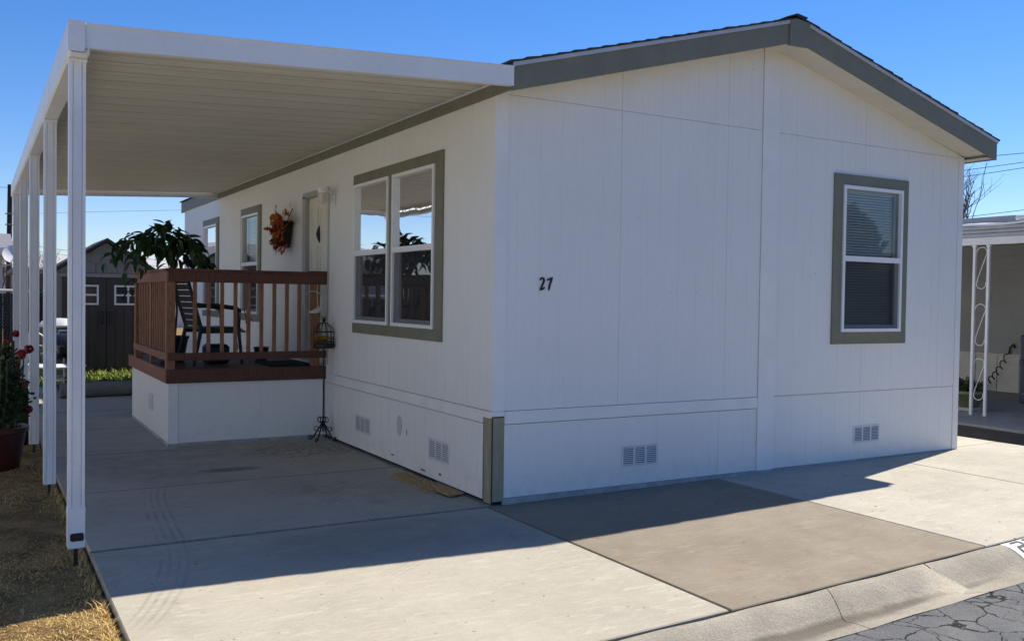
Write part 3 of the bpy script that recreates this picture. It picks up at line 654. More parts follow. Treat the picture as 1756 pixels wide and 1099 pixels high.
# posts: roll-formed box with grooves and lips
def post_prof(hw=.045, hd=.045, g=.007):
    pts = []
    def edge(p, q_):
        p, q_ = Vector(p), Vector(q_); d = (q_-p); nrm = Vector((d.y, -d.x)).normalized()*-g
        r = [p]
        for f0, f1 in ((.20, .27), (.73, .80)): r += [p+d*f0, p+d*(f0+.02)+nrm, p+d*(f1-.02)+nrm, p+d*f1]
        return r
    c = [(-hw, -hd), (hw, -hd), (hw, hd), (-hw, hd)]
    for i in range(4): pts += edge(c[i], c[(i+1) % 4])
    return [(p.x, p.y) for p in pts]
PP = post_prof()
for i, y in enumerate(PY):
    q = MB(); zb0 = .085 if i == 0 else .06
    q.prism(PP, zb0, 2.993, lambda u, v, t: (PX+u, y+v, t)); p = q.build('post', ALU, port)
    q = MB(); q.tube([(PX, y, -.06), (PX, y, zb0+.1)], .012, 8); q.build('anchor_rod', DARK, p)
    q = MB(); q.cbox(PX-.052, PX+.052, y-.052, y+.052, 2.972, 2.994, .003); q.build('post_bracket', ALU, p)
    q = MB(); q.box(PX-.046, PX+.046, y-.046, y+.046, zb0-.004, zb0+.003); q.build('foot_plate', plain('bright_cut_edge', (.70, .71, .72), .3, .1, 8, .1, 0), p)
    if i == 0:
        q = MB(); q.prism([(-.0475, -.049), (.0475, -.049), (.0475, .047), (-.0475, .047)], .088, .31, lambda u, v, t: (PX+u, y+v, t)); q.build('sleeve', ALU, p)
        q = MB(); q.cbox(PX-.049, PX+.049, y-.051, y+.049, .285, .325, .003); q.build('sleeve_band', ALU, p)
        q = MB(); q.prism([(-.030, -.024), (.030, -.024), (.037, -.016), (.037, .016), (.030, .024), (-.030, .024), (-.037, .016), (-.037, -.016)], y-.0535, y-.045, lambda u, v, t: (PX+u+.003, t, .150+v)); q.build('spout_hole', DARK, p)
    for e in range(5):  # ribs of the lower face
        xx = PX-.022+e*.011; q = MB(); q.box(xx-.0015, xx+.0015, y-.0475, y-.0445, zb0+.25, 2.7); q.build('post_rib', ALU, p)

# ------------------------------------------------------------------ deck
deck = thing('deck', 'raised entry deck with redwood railing and white skirting beside the front door', 'deck', (-.87, 5.25, 0))
DX0, DX1, DY0, DY1 = -1.745, -.016, 3.90, 6.62; DZ = .812
nb = 19; bw = (DY1-DY0-.08)/nb
for i in range(nb):
    y = DY0+.04+i*bw; one('deck_board', RAILM, deck, DX0+.04, DX1-.002, y+.003, y+bw-.003, DZ-.03, DZ-.004, b=.004)
one('rim_board', RAILM, deck, DX0, DX1, DY0, DY0+.038, .668, DZ, b=.004); one('rim_board', WOOD, deck, DX0, DX0+.038, DY0+.039, DY1, .668, DZ, b=.004); one('rim_board', RAILM, deck, DX0+.039, DX1, DY1-.038, DY1, .668, DZ, b=.004)
FD = lambda u, d, z: (u, DY0+.045-d, z); LD = lambda u, d, z: (DX0+.045-d, u, z)
siding('skirting_panel', FD, DX0+.13, DX1-.002, .035, .667, ph=DX0+.13, pitch=.202, parent=deck, d=.012)
siding('skirting_panel', LD, DY0+.05, DY1-.09, .035, .667, ph=DY0, pitch=.202, parent=deck, d=.012)
one('skirt_trim', TRIMW, deck, DX0+.028, DX0+.128, DY0+.028, DY0+.05, .03, .667); one('skirt_trim', TRIMW, deck, DX0+.027, DX0+.05, DY0+.051, DY0+.06, .03, .667)
one('skirt_base', BASEW, deck, DX0+.03, DX1, DY0+.030, DY0+.045, .0, .034); one('skirt_base', BASEW, deck, DX0+.030, DX0+.045, DY0+.046, DY1-.09, .0, .034)
q = MB(); q.cm = 0
q.box(DX0+.020, DX0+.033, 4.90, 5.16, .28, .46)
for j in range(8): q.box(DX0+.014, DX0+.020, 4.92, 5.14, .295+j*.0195, .304+j*.0195)
q.build('skirt_vent', VENTM, deck)
# railing
RY, RX = DY0+.045, DX0+.045
for (x, y, z1) in ((RX, RY, 1.735), (RX, 6.10, 1.735), (-.135, RY, 1.735)):
    s = .044; one('rail_post', WOODV, deck, x-s, x+s, y-s, y+s, DZ, z1, b=.004)
one('rail_post', WOODV, deck, RX-.03, RX+.03, 5.0, 5.06, DZ, 1.735, b=.004)
one('top_rail', RAILM, deck, DX0+.02, DX1, DY0-.016, DY0+.001, 1.736, 1.845, b=.003); one('top_rail', RAILM, deck, DX0+.041, DX1, DY0+.090, DY0+.107, 1.736, 1.845, b=.003)
one('top_rail', WOOD, deck, DX0+.0, DX0+.019, DY0-.016, 6.15, 1.736, 1.845, b=.003)
one('rail_cap', RAILM, deck, DX0-.01, DX1+.002, DY0-.026, DY0+.112, 1.8455, 1.876, b=.005); one('rail_cap', WOOD, deck, DX0-.01, DX0+.11, DY0+.113, 6.16, 1.8455, 1.876, b=.005)
one('rail_cap_block', RAILM, deck, -.2, DX1+.004, DY0-.03, DY0+.114, 1.8765, 1.886, b=.003)
one('bottom_rail', RAILM, deck, DX0+.02, DX1, DY0-.014, DY0+.0005, .908, .988, b=.003); one('bottom_rail', WOOD, deck, DX0+.0, DX0+.0195, DY0-.014, 6.2, .908, .988, b=.003)
q = MB(); q.cbox(-.0185, .0185, -.0185, .0185, .92, 1.74, .003); bal_me = q.mesh('baluster', WOODV)
for i in range(10):
    o = link('baluster', bal_me, deck); o.matrix_basis = Matrix.Translation((-1.455+.1413*i, DY0+.021, 0)) @ Matrix.Rotation(random.uniform(-.04, .04), 4, 'Z')
for i in range(16):
    y = RY+.115+i*.121
    if abs(y-5.03) < .05: continue
    o = link('baluster', bal_me, deck); o.matrix_basis = Matrix.Translation((DX0+.040, y, 0))
# steps down at the back
for i in range(3): one('step', RAILM, deck, -1.0, DX1-.01, DY1+.003+i*.27, DY1+.27+i*.27, .0, .62-i*.2, b=.004)

# ------------------------------------------------------------------ things on and round the deck
def mapped(M): return lambda *p: tuple(M @ Vector(p))
def leaf_mesh(name, m, length=1.0, wid=.34, droop=.25, fold=.18, n=6, lobes=None):
    q = MB(); vs = []; fs = []
    for i in range(n+1):
        t = i/n; wv = wid*math.sin(math.pi*min(1, t**.75*.98+.01))**.9 if lobes is None else lobes[i]
        x = t*length; z = -droop*t*t*length
        vs += [(x, -wv*length/2, z+fold*wv*length), (x, 0, z), (x, wv*length/2, z+fold*wv*length)]
    for i in range(n): a_ = i*3; fs += [(a_, a_+3, a_+4, a_+1), (a_+1, a_+4, a_+5, a_+2)]
    q.add(vs, fs); return q.mesh(name, m, True)
GREEN = leaf_mat('glossy_dark_leaf', (.010, .034, .010), (.040, .085, .026), .34, .16)
# weeping pot plant standing on the deck
pp = thing('potted_plant', 'tall potted plant with drooping dark green leaves above the deck railing', 'plant', (-1.45, 5.2, DZ))
B = Vector((-1.45, 5.2, DZ))
q = MB(); q.lathe([(0, 0), (.13, 0), (.17, .26), (.185, .27), (.185, .30), (.165, .30), (.15, .25), (0, .25)], tuple(B), 22); q.build('pot', plain('dark_plastic_pot', (.02, .03, .028), .5, .1, 8, 0, .1), pp, True)
q = MB(); q.tube([B+Vector((0, 0, .2)), B+Vector((-.02, 0, .55)), B+Vector((.03, -.02, .95)), B+Vector((-.02, -.03, 1.3))], [.022, .018, .016, .012], 8); q.tube([B+Vector((.02, .02, .2)), B+Vector((.05, .02, .6)), B+Vector((.0, .03, 1.25))], [.014, .012, .009], 6); q.build('trunk', plain('bark', (.09, .065, .045), .85, .3, 20, .1, .5), pp, True)
lm = [leaf_mesh('leaf', GREEN, 1, w_, dr, .2) for w_, dr in ((.40, .25), (.46, .15), (.36, .45))]
rnd = random.Random(5); nl = 0
tips = [(-.78, -.30, 1.42, 1.02), (-.68, -.05, 1.52, 1.15), (-.58, -.40, 1.40, .92), (-.40, -.1, 1.62, 1.2), (-.25, -.35, 1.66, 1.12), (-.12, .1, 1.70, 1.3), (.0, -.3, 1.62, 1.1), (.12, .0, 1.60, 1.15), (.28, -.2, 1.54, 1.08), (.40, .05, 1.48, 1.05), (.34, .3, 1.5, 1.2), (-.45, .35, 1.58, 1.2), (-.2, .4, 1.6, 1.3), (-.55, -.5, 1.25, .72), (.2, -.45, 1.45, 1.0), (-.3, .05, 1.45, 1.15), (.05, .1, 1.45, 1.1), (-.62, .2, 1.45, 1.1), (.22, .15, 1.4, 1.0), (-.1, -.15, 1.4, 1.05), (-.42, -.25, 1.5, 1.12), (.45, -.1, 1.3, .95)]
twq = MB()
for (dx, dy, zt_, ze_) in tips:
    p0 = B+Vector((0, 0, 1.0+rnd.uniform(-.05, .2))); p1 = B+Vector((dx*.5, dy*.5, zt_+.27)); p2 = B+Vector((dx, dy, ze_+.10))
    pts = [p0*(1-t)**2+p1*2*t*(1-t)*1.0+p2*t*t for t in [j/9 for j in range(10)]]; twq.tube(pts, [.006-.0045*j/9 for j in range(10)], 5)
    for j in range(2, 10):
        for s_i in (-1, 1) if j > 2 else (1,):
            if rnd.random() < .05: continue
            d = (pts[min(j, 9)]-pts[j-1]).normalized(); side = d.cross(Vector((0, 0, 1)));
            side = side.normalized() if side.length > .1 else Vector((1, 0, 0))
            dirv = (side*s_i*.65+d*.5+Vector((rnd.uniform(-.35, .35), rnd.uniform(-.35, .35), -rnd.uniform(-.3, .95)))).normalized()
            up_ = Vector((rnd.uniform(-.5, .5), rnd.uniform(-.5, .5), 1)); yv = up_.cross(dirv).normalized(); zv = dirv.cross(yv)
            M4 = Matrix((dirv, yv, zv)).transposed().to_4x4(); M4.translation = pts[j]
            o = link('leaf', rnd.choice(lm), pp); o.matrix_basis = M4 @ Matrix.Scale(rnd.uniform(.12, .20), 4); nl += 1
twq.build('twigs', plain('green_twig', (.05, .06, .03), .7, .2, 10, 0, 0), pp)

# black resin armchair, facing right
ch = thing('patio_chair', 'black resin armchair with slatted back behind the deck balusters', 'chair', (-1.12, 4.72, DZ), R(10))
MC = Matrix.Translation((-1.12, 4.72, DZ)) @ Matrix.Rotation(R(10), 4, 'Z')
def cpart(name, *boxes, tubes=(), m=BLACKP):
    q = MB()
    for b_ in boxes: q.box(*b_, M=mapped(MC))
    for pts, r in tubes: q.tube([MC @ Vector(p) for p in pts], r, 8)
    return q.build(name, m, ch)
cpart('seat', (-.22, .25, -.24, .24, .40, .425))
for s in (-1, 1):
    cpart('leg', tubes=[([(.22, s*.24, .62), (.24, s*.25, .3), (.27, s*.26, 0)], [.022, .02, .018])]); cpart('leg', tubes=[([(-.2, s*.23, .42), (-.25, s*.25, .2), (-.30, s*.26, 0)], [.024, .02, .018])])
    cpart('armrest', tubes=[([(-.28, s*.25, .66), (-.05, s*.27, .67), (.2, s*.265, .64), (.24, s*.26, .60)], [.018, .026, .026, .02])])
    cpart('back_upright', tubes=[([(-.2, s*.22, .42), (-.29, s*.23, .72), (-.36, s*.21, 1.0)], [.022, .02, .018])])
for i in range(9):
    f = i/8; x = -.215-.15*f; z = .47+.54*f; q = MB(); q.box(x-.008, x+.008, -.215, .215, z-.029, z+.029, M=mapped(MC)); q.build('back_slat', BLACKP, ch)
cpart('seat_apron', (.235, .255, -.24, .24, .36, .42)); cpart('seat_apron', (-.2, .24, .225, .245, .355, .40)); cpart('seat_apron', (-.2, .24, -.245, -.225, .355, .40))

# folded stool / blue bag leaning is left as the dark blue cushion under the chair seat
q = MB(); q.cbox(-1.18, -.92, 4.62, 4.9, DZ, DZ+.22, .03); tag(q.build('storage_tub', plain('navy_tub', (.012, .014, .03), .5, .1, 8, 0, .05), None), 'dark navy tub tucked under the black armchair', 'tub')

# wire flower stand against the wall behind the chair
YEL = leaf_mat('yellow_petal', (.45, .27, .02), (.62, .42, .05), .6, .1)
def scroll(cx, cz_, r, a0, a1, pl, n=14, grow=.0):
    return [pl(cx+(r+grow*i/n)*math.cos(a0+(a1-a0)*i/n), cz_+(r+grow*i/n)*math.sin(a0+(a1-a0)*i/n)) for i in range(n+1)]
def flower_mesh(name, m, n=14, r=1):
    q = MB(); rr = random.Random(3)
    for ring in range(3):
        for i in range(n-ring*3):
            a_ = 2*math.pi*(i+.5*ring)/(n-ring*3); el = R(8+ring*28); d = Vector((math.cos(a_)*math.cos(el), math.sin(a_)*math.cos(el), math.sin(el))); s_ = Vector((-math.sin(a_), math.cos(a_), 0))*.17
            L_ = r*(1-.18*ring); q.add([d*.1, d*L_*.6+s_, d*L_+Vector((0, 0, .05)), d*L_*.6-s_], [(0, 1, 2, 3)])
    return q.mesh(name, m)
fl_me = flower_mesh('flower', YEL)
leaf_s = leaf_mesh('leaf', leaf_mat('herb_leaf', (.02, .05, .012), (.06, .10, .03), .5, .2), 1, .5, .2, .15, 4)
st = thing('wire_flower_stand', 'small black wire stand holding yellow flowers by the wall behind the chair', 'flower stand', (-.55, 5.6, DZ))
q = MB()
for i in range(3):
    t = i*2.094; c_s = Vector((math.cos(t), math.sin(t), 0)); q.tube([Vector((-.55, 5.6, DZ))+c_s*.13, Vector((-.55, 5.6, DZ+.12))+c_s*.06, Vector((-.55, 5.6, DZ+.3))+c_s*.10, Vector((-.55, 5.6, DZ+.62))+c_s*.03], .006, 5)
    q.tube(scroll(.10, DZ+.45, .045, 0, 5, lambda a_, b_: (-.55+a_*c_s.x, 5.6+a_*c_s.y, b_)), .005, 5)
q.build('frame', DARK, st)
for i in range(5): o = link('flower', fl_me, st); o.matrix_basis = Matrix.Translation((-.55+rnd.uniform(-.06, .06), 5.6+rnd.uniform(-.06, .06), DZ+.30+rnd.uniform(-.03, .05))) @ Matrix.Rotation(rnd.uniform(-.6, .6), 4, 'X') @ Matrix.Scale(.05, 4)
# small black pot on the deck
q = MB(); q.lathe([(0, 0), (.065, 0), (.085, .15), (.09, .155), (.09, .175), (.078, .175), (.07, .14), (0, .14)], (-.50, 4.85, DZ), 18); tag(q.build('flower_pot', BLACKP, None, True), 'small empty black pot on the deck by the house wall', 'flower pot')
# door mat
q = MB(); q.cbox(-.62, -.1, 4.0, 4.72, DZ-.003, DZ+.012, .004)
for i in range(13): q.box(-.61+.04*i, -.59+.04*i, 4.01, 4.71, DZ+.011, DZ+.017)
tag(q.build('door_mat', plain('black_rubber', (.012, .012, .012), .9, .2, 30, 0, .4)), 'dark ribbed rubber mat lying on the deck before the front door', 'door mat')

# autumn leaf basket on the wall
wr = thing('autumn_wreath', 'spray of orange and red autumn leaves in a dark basket hung on the wall', 'wreath', (-.02, 5.55, 2.42))
q = MB(); q.lathe([(0, -.24), (.03, -.23), (.055, -.05), (.07, .10), (.06, .10), (.045, -.04), (0, -.05)], (-.075, 5.24, 2.44), 14); q.build('basket', plain('dark_wicker', (.02, .014, .010), .8, .3, 50, 0, .8, 80), wr)
q = MB(); q.tube([(-.014, 5.24, 2.70), (-.05, 5.24, 2.62), (-.075, 5.24, 2.54)], .006, 5); q.build('hook', DARK, wr)
maple = [.02, .10, .52, .30, .66, .26, .40, .10, .0]
ORM = [leaf_mat('autumn_leaf_%d' % i, a_, b_, .55, .2) for i, (a_, b_) in enumerate((((.42, .12, .014), (.62, .22, .03)), ((.34, .045, .014), (.50, .09, .02)), ((.085, .016, .012), (.15, .03, .02)), ((.40, .22, .04), (.48, .30, .08))))]
lms = [leaf_mesh('leaf', m_, 1, .6, .15, .12, 8, maple) for m_ in ORM]
rnd = random.Random(11)
for i in range(170):
    f = rnd.random(); ang = rnd.uniform(0, 2*math.pi)
    cy_, cz2 = (5.44, 2.55) if i < 40 else ((5.22, 2.52) if i < 66 else (5.44, 2.40 if i < 115 else 2.30))
    p = Vector((-.05-abs(rnd.gauss(.04, .04)), cy_+rnd.gauss(0, .10), cz2+rnd.gauss(0, .06)))
    d = Vector((-rnd.uniform(.1, .9), (p.y-5.38)*4+rnd.uniform(-.5, .5), (p.z-2.42)*2.6+rnd.uniform(-.6, .5))).normalized()
    up_ = Vector((-1, rnd.uniform(-.6, .6), rnd.uniform(-.2, .8))); yv = up_.cross(d).normalized(); zv = d.cross(yv)
    M4 = Matrix((d, yv, zv)).transposed().to_4x4(); M4.translation = p
    mi = 3 if rnd.random() < .12 else (2 if (i < 14 or rnd.random() < .16) else (1 if (i >= 88 or rnd.random() < .3) else 0))
    link('leaf', lms[mi], wr).matrix_basis = M4 @ Matrix.Scale(rnd.uniform(.08, .14), 4)

# bird-cage candle stand with yellow flowers beside the deck
SX, SY = -.125, 3.66
cs = thing('birdcage_stand', 'tall black wrought iron birdcage stand with yellow flowers at the deck corner', 'plant stand', (SX, SY, 0))
q = MB(); q.tube([(SX, SY, .1), (SX+.003, SY, .5), (SX, SY, 1.03)], .009, 8); q.build('pole', DARK, cs)
for i in range(4):
    t = R(45)+i*math.pi/2; cx_, sx_ = math.cos(t), math.sin(t); pl = lambda a_, b_: (SX+a_*cx_, SY+a_*sx_, b_); q = MB()
    q.tube([pl(.0, .22), pl(.03, .17), pl(.07, .11), pl(.11, .045), pl(.15, .008)], .008, 6); q.tube(scroll(.155, .028, .02, -1.6, 2.6, pl, 8), .006, 5)
    q.tube(scroll(.035, .235, .03, -2.6, 2.2, pl, 10), .006, 5); q.tube(scroll(.085, .135, .022, -2, 3, pl, 10), .005, 5); q.build('scroll_foot', DARK, cs)
q = MB(); q.lathe([(0, 0), (.10, 0), (.115, .012), (.118, .05), (.112, .05), (.105, .015), (0, .012)], (SX, SY, 1.03), 20); q.build('tray', DARK, cs, True)
for i in range(12):
    t = i*math.pi/6; c2, s2 = math.cos(t), math.sin(t); q = MB()
    q.tube([(SX+r_*c2, SY+r_*s2, z_) for r_, z_ in ((.113, 1.07), (.113, 1.21), (.10, 1.255), (.07, 1.29), (.03, 1.31), (.005, 1.32))], .0035, 5); q.build('cage_bar', DARK, cs)
for z_, r_ in ((1.10, .114), (1.21, .114)):
    q = MB(); q.tube([(SX+r_*math.cos(i*math.pi/12), SY+r_*math.sin(i*math.pi/12), z_) for i in range(25)], .004, 5); q.build('cage_hoop', DARK, cs)
q = MB(); q.lathe([(0, 0), (.012, .0), (.022, .02), (.012, .04), (.006, .05), (0, .06)], (SX, SY, 1.32), 10)
for s in (-1, 1): q.tube([(SX+s*a_, SY, z_) for a_, z_ in ((.005, 1.36), (.03, 1.39), (.035, 1.36), (.02, 1.345))], .004, 5)
for s in (-1, 1): q.tube([(SX+s*a_, SY, z_) for a_, z_ in ((.113, 1.2), (.14, 1.22), (.145, 1.19), (.125, 1.18))], .004, 5)
q.build('finial', DARK, cs, True)
rnd = random.Random(8)
for i in range(11):
    a_ = rnd.uniform(0, 6.28); r_ = rnd.uniform(.02, .115); o = link('flower', fl_me, cs)
    o.matrix_basis = Matrix.Translation((SX+r_*math.cos(a_), SY+r_*math.sin(a_), 1.12+rnd.uniform(-.03, .04))) @ Matrix.Rotation(R(50)*rnd.random(), 4, Vector((-math.sin(a_), math.cos(a_), 0))) @ Matrix.Scale(rnd.uniform(.04, .058), 4)
for i in range(16):
    a_ = rnd.uniform(0, 6.28); d = Vector((math.cos(a_), math.sin(a_), rnd.uniform(-.4, .5))).normalized(); yv = Vector((0, 0, 1)).cross(d).normalized(); M4 = Matrix((d, yv, d.cross(yv))).transposed().to_4x4(); M4.translation = (SX+.05*d.x, SY+.05*d.y, 1.07)
    link('leaf', leaf_s, cs).matrix_basis = M4 @ Matrix.Scale(.085, 4)
# pale wire hoop ornament hanging on the rail post
PALE = plain('pale_wire', (.55, .53, .48), .6, .1, 10, 0, 0)
hp = thing('hoop_ornament', 'pale wire hoop with little bird hung on the railing post', 'ornament', (-.17, 3.85, 1.53))
q = MB(); q.tube([(-.185+.115*math.cos(t*math.pi/16), 3.862, 1.545+.115*math.sin(t*math.pi/16)) for t in range(33)], .0045, 6); q.build('hoop', PALE, hp)
q = MB(); q.tube([(-.14, 3.86, 1.74), (-.14, 3.855, 1.6), (-.135, 3.855, 1.45)], .004, 5); q.tube([(-.23, 3.86, 1.42), (-.15, 3.855, 1.47), (-.06, 3.86, 1.52)], .005, 5); q.build('perch', PALE, hp)
q = MB(); q.tube([(-.235, 3.85, 1.42), (-.20, 3.845, 1.425), (-.15, 3.84, 1.435), (-.11, 3.84, 1.455), (-.085, 3.84, 1.475)], [.004, .016, .028, .022, .014], 10); q.tube([(-.075, 3.84, 1.48), (-.05, 3.84, 1.475)], [.010, .001], 6); q.build('bird', PALE, hp, True)

# two chipboard scraps lying along the wall
def plank(pts, z, label, th=.012):
    q = MB(); q.prism(pts, z, z+th, lambda u, v, t: (u, v, t)); tag(q.build('chipboard_scrap', OSB), label, 'board', 'chipboard scraps by the wall')
plank([(-.225, 1.47), (-.045, 1.50), (-.03, .78), (-.13, .62), (-.26, .66)], .002, 'larger scrap of chipboard lying flat on the drive against the skirting')
plank([(-.09, .90), (-.03, .905), (-.028, .42), (-.17, .37), (-.185, .60)], .016, 'smaller scrap of chipboard overlapping the larger one, nearest the house corner')

# ------------------------------------------------------------------ left: planters, grill, shed
GER = leaf_mat('geranium_leaf', (.025, .05, .015), (.07, .10, .035), .55, .2); RED = leaf_mat('red_petal', (.24, .008, .010), (.38, .018, .018), .5, .15)
def bush(par, c, rx, ry, rz, n, m, size=(.03, .06), seed=1):
    q = MB(); rr = random.Random(seed)
    for i in range(n):
        u = Vector((rr.gauss(0, 1), rr.gauss(0, 1), rr.gauss(0, 1))).normalized()*(rr.random()**.45); lump = .8+.25*math.sin(u.x*7+seed)*math.sin(u.y*6+u.z*5)
        p = Vector((c[0]+u.x*rx*lump, c[1]+u.y*ry*lump, c[2]+u.z*rz*lump)); s_ = rr.uniform(*size)
        d = (u+Vector((rr.uniform(-.8, .8), rr.uniform(-.8, .8), rr.uniform(-.5, .9)))).normalized(); sd = d.orthogonal().normalized(); sd = Quaternion(d, rr.uniform(0, 6.28)) @ sd
        q.add([p, p+d*s_*.5+sd*s_*.42, p+d*s_, p+d*s_*.5-sd*s_*.42], [(0, 1, 2, 3)])
    o = q.build('foliage', m, par); o['kind'] = 'stuff'; return o
def geranium(x, y, r, h, potm, label, blooms, seed, fz, frx):
    g_ = thing('geranium_planter', label, 'planter', (x, y, lawn_z(x, y)), group='planters with red flowers'); z0 = lawn_z(x, y)-.01
    q = MB(); q.lathe([(0, 0), (r*.66, 0), (r*.72, .02), (r*.95, h*.86), (r*1.04, h*.88), (r*1.05, h), (r*.93, h), (r*.90, h*.88), (0, h*.86)], (x, y, z0), 28); q.build('pot', potm, g_, True)
    q = MB(); rr = random.Random(seed)
    for i in range(14): a_ = rr.uniform(0, 6.28); q.tube([(x+.4*r*math.cos(a_), y+.4*r*math.sin(a_), z0+h*.85), (x+r*.9*math.cos(a_), y+r*.9*math.sin(a_), z0+h+fz*.5), (x+frx*.8*math.cos(a_), y+frx*.8*math.sin(a_), z0+h+fz)], .006, 5)
    q.build('stems', plain('green_twig', (.05, .06, .03)), g_)
    bush(g_, (x, y, z0+h+fz*.45), frx, frx, fz*.62, 1500, GER, (.03, .065), seed)
    for (bx, by, bz, br) in blooms:
        q = MB()
        for i in range(44):
            u = Vector((rr.gauss(0, 1), rr.gauss(0, 1), rr.gauss(0, 1))).normalized(); br_ = br*.8; p = Vector((bx, by, bz))+u*br_*rr.uniform(.6, 1); sd = u.orthogonal().normalized()*br*.36; s2 = u.cross(sd)
            q.add([p+sd, p+s2, p-sd, p-s2], [(0, 1, 2, 3)])
        q.build('flower_head', RED, g_)
MAROON = plain('maroon_glazed_pot', (.055, .010, .012), .3, .3, 6, .1, .05, spec=.6)
geranium(-3.30, 3.35, .25, .40, MAROON, 'big maroon glazed pot of red geraniums at the left edge of the picture', [(-3.10, 3.55, 1.02, .06), (-3.15, 3.5, .90, .05), (-3.02, 3.9, 1.05, .055), (-3.05, 3.35, .52, .05), (-3.13, 3.4, .80, .04)], 4, .62, .30)
geranium(-3.06, 5.0, .17, .30, plain('black_pot', (.015, .014, .013), .5, .1, 6, 0, .1), 'small dark pot of red and white flowers between the carport posts', [(-2.80, 5.0, .48, .055), (-3.0, 4.95, .62, .05), (-2.9, 5.2, .55, .045)], 9, .32, .20)
geranium(-3.15, 7.6, .2, .35, MAROON, 'farther pot of tall red flowers behind the second carport post', [(-3.0, 7.6, 1.05, .06), (-3.1, 7.7, .95, .06), (-2.93, 7.5, 1.16, .05)], 13, .68, .24)

# unseen pale paving added on the left to bounce sunlight under the carport
q = MB(); q.cbox(-7.25, -4.5, -2.8, 14.9, -.1, .012, .006); struct(q.build('side_bounce_paving', CONC_R))

# kettle grill
kg = thing('kettle_grill', 'black kettle barbecue on three legs near the shed', 'grill', (-2.20, 10.75, 0)); GX, GY = -2.20, 10.75
KB = plain('black_enamel', (.012, .013, .014), .12, .1, 4, 0, 0, spec=.7)
q = MB(); q.lathe([(0, .48), (.10, .485), (.20, .53), (.26, .61), (.285, .70), (.29, .71), (.27, .71), (0, .70)], (GX, GY, 0), 28); q.build('bowl', KB, kg, True)
q = MB(); q.lathe([(.293, .712), (.293, .73), (.27, .80), (.21, .87), (.12, .915), (0, .93)], (GX, GY, 0), 28); ld = q.build('lid', KB, kg, True)
q = MB(); q.tube([(GX-.07, GY, .915), (GX-.07, GY, .965), (GX+.07, GY, .965), (GX+.07, GY, .915)], .012, 8); q.build('lid_handle', STEEL, ld)
for i in range(3): t = i*2.094+.5; q = MB(); q.tube([(GX+.17*math.cos(t), GY+.17*math.sin(t), .53), (GX+.30*math.cos(t), GY+.30*math.sin(t), .0)], .012, 8); q.build('leg', STEEL, kg)
q = MB(); q.lathe([(0, 0), (.16, .0), (.17, .02), (.165, .02), (0, .005)], (GX, GY, .2), 20); q.build('ash_catcher', STEEL, kg)
# grey bin with a sunlit lid
q = MB(); q.lathe([(0, 0), (.27, 0), (.30, .05), (.34, .95), (.345, 1.0), (.33, 1.0)], (-2.12, 12.6, -.03), 28)
bn_ = tag(q.build('garden_bin', plain('grey_plastic_bin', (.085, .09, .095), .45, .15, 3, .05, .05), None, True), 'tall round grey bin with pale domed lid beside the shed', 'bin')
q = MB(); q.lathe([(.355, 1.0), (.36, 1.03), (.30, 1.10), (.15, 1.15), (0, 1.16)], (-2.12, 12.6, -.03), 28); q.build('lid', plain('pale_lid', (.55, .56, .57), .4, .1, 5, 0, .05), bn_, True)
# white metal table and scrolled chair
IRON = plain('white_iron', (.68, .68, .66), .45, .1, 8, .05, 0)
tb = thing('patio_table', 'low white metal patio table with crossed legs behind the carport posts', 'table', (-2.32, 9.7, 0))
q = MB(); q.lathe([(0, .44), (.36, .44), (.37, .45), (.37, .465), (0, .47)], (-2.32, 9.7, 0), 30); q.build('table_top', IRON, tb)
for i in range(4): t = i*math.pi/2+.6; q = MB(); q.tube([(-2.32+r_*math.cos(t), 9.7+r_*math.sin(t), z_) for r_, z_ in ((.26, .44), (.10, .25), (.14, .12), (.30, .0))], .012, 8); q.build('leg', DARK, tb)
q = MB(); q.lathe([(0, .24), (.16, .24), (.16, .255), (0, .256)], (-2.32, 9.7, 0), 20); q.build('lower_shelf', IRON, tb)
ic = thing('iron_chair', 'white scrolled iron garden chair seen between the carport posts', 'chair', (-2.62, 10.5, 0)); 
q = MB(); q.lathe([(0, .43), (.2, .43), (.205, .44), (0, .45)], (-2.62, 10.5, 0), 24); q.build('seat', IRON, ic)
for i in range(4): t = i*math.pi/2+.7; q = MB(); q.tube([(-2.62+.17*math.cos(t), 10.5+.17*math.sin(t), .43), (-2.62+.22*math.cos(t), 10.5+.22*math.sin(t), 0)], .01, 6); q.build('leg', IRON, ic)
pl = lambda a_, b_: (-2.62+a_, 10.70, b_); q = MB(); q.tube([pl(.2*math.cos(t*math.pi/12), .62+.32*math.sin(t*math.pi/12)) for t in range(13)], .011, 6); q.tube([pl(-.2, .62), pl(-.18, .44)], .011, 6); q.tube([pl(.2, .62), pl(.18, .44)], .011, 6); q.tube(scroll(.07, .66, .07, -1.5, 3.9, pl), .008, 6); q.tube(scroll(-.07, .66, .07, 4.6, -.8, pl), .008, 6); q.build('backrest', IRON, ic)
# rolled grey carpet and black mat
q = MB(); q.tube([(-2.35, 9.28, .115), (-1.6, 9.32, .115), (-.9, 9.36, .115)], .115, 20)
for k_ in range(7): q.tube([(-2.353-.001*k_, 9.28+(.1-.014*k_)*math.cos(a_*.5), .115+(.1-.014*k_)*math.sin(a_*.5)) for a_ in range(14)], .004, 4)
tag(q.build('carpet_roll', plain('grey_carpet', (.20, .20, .195), .95, .15, 6, .1, .6, 120), None, True), 'grey carpet rolled up and lying across the end of the drive', 'carpet')
q = MB(); q.cbox(-2.3, -.4, 10.15, 10.85, .002, .07, .02); tag(q.build('folded_tarp', plain('black_tarp', (.014, .014, .015), .6, .2, 8, 0, .5, 20)), 'black folded tarp on the drive behind the rolled carpet', 'tarp')

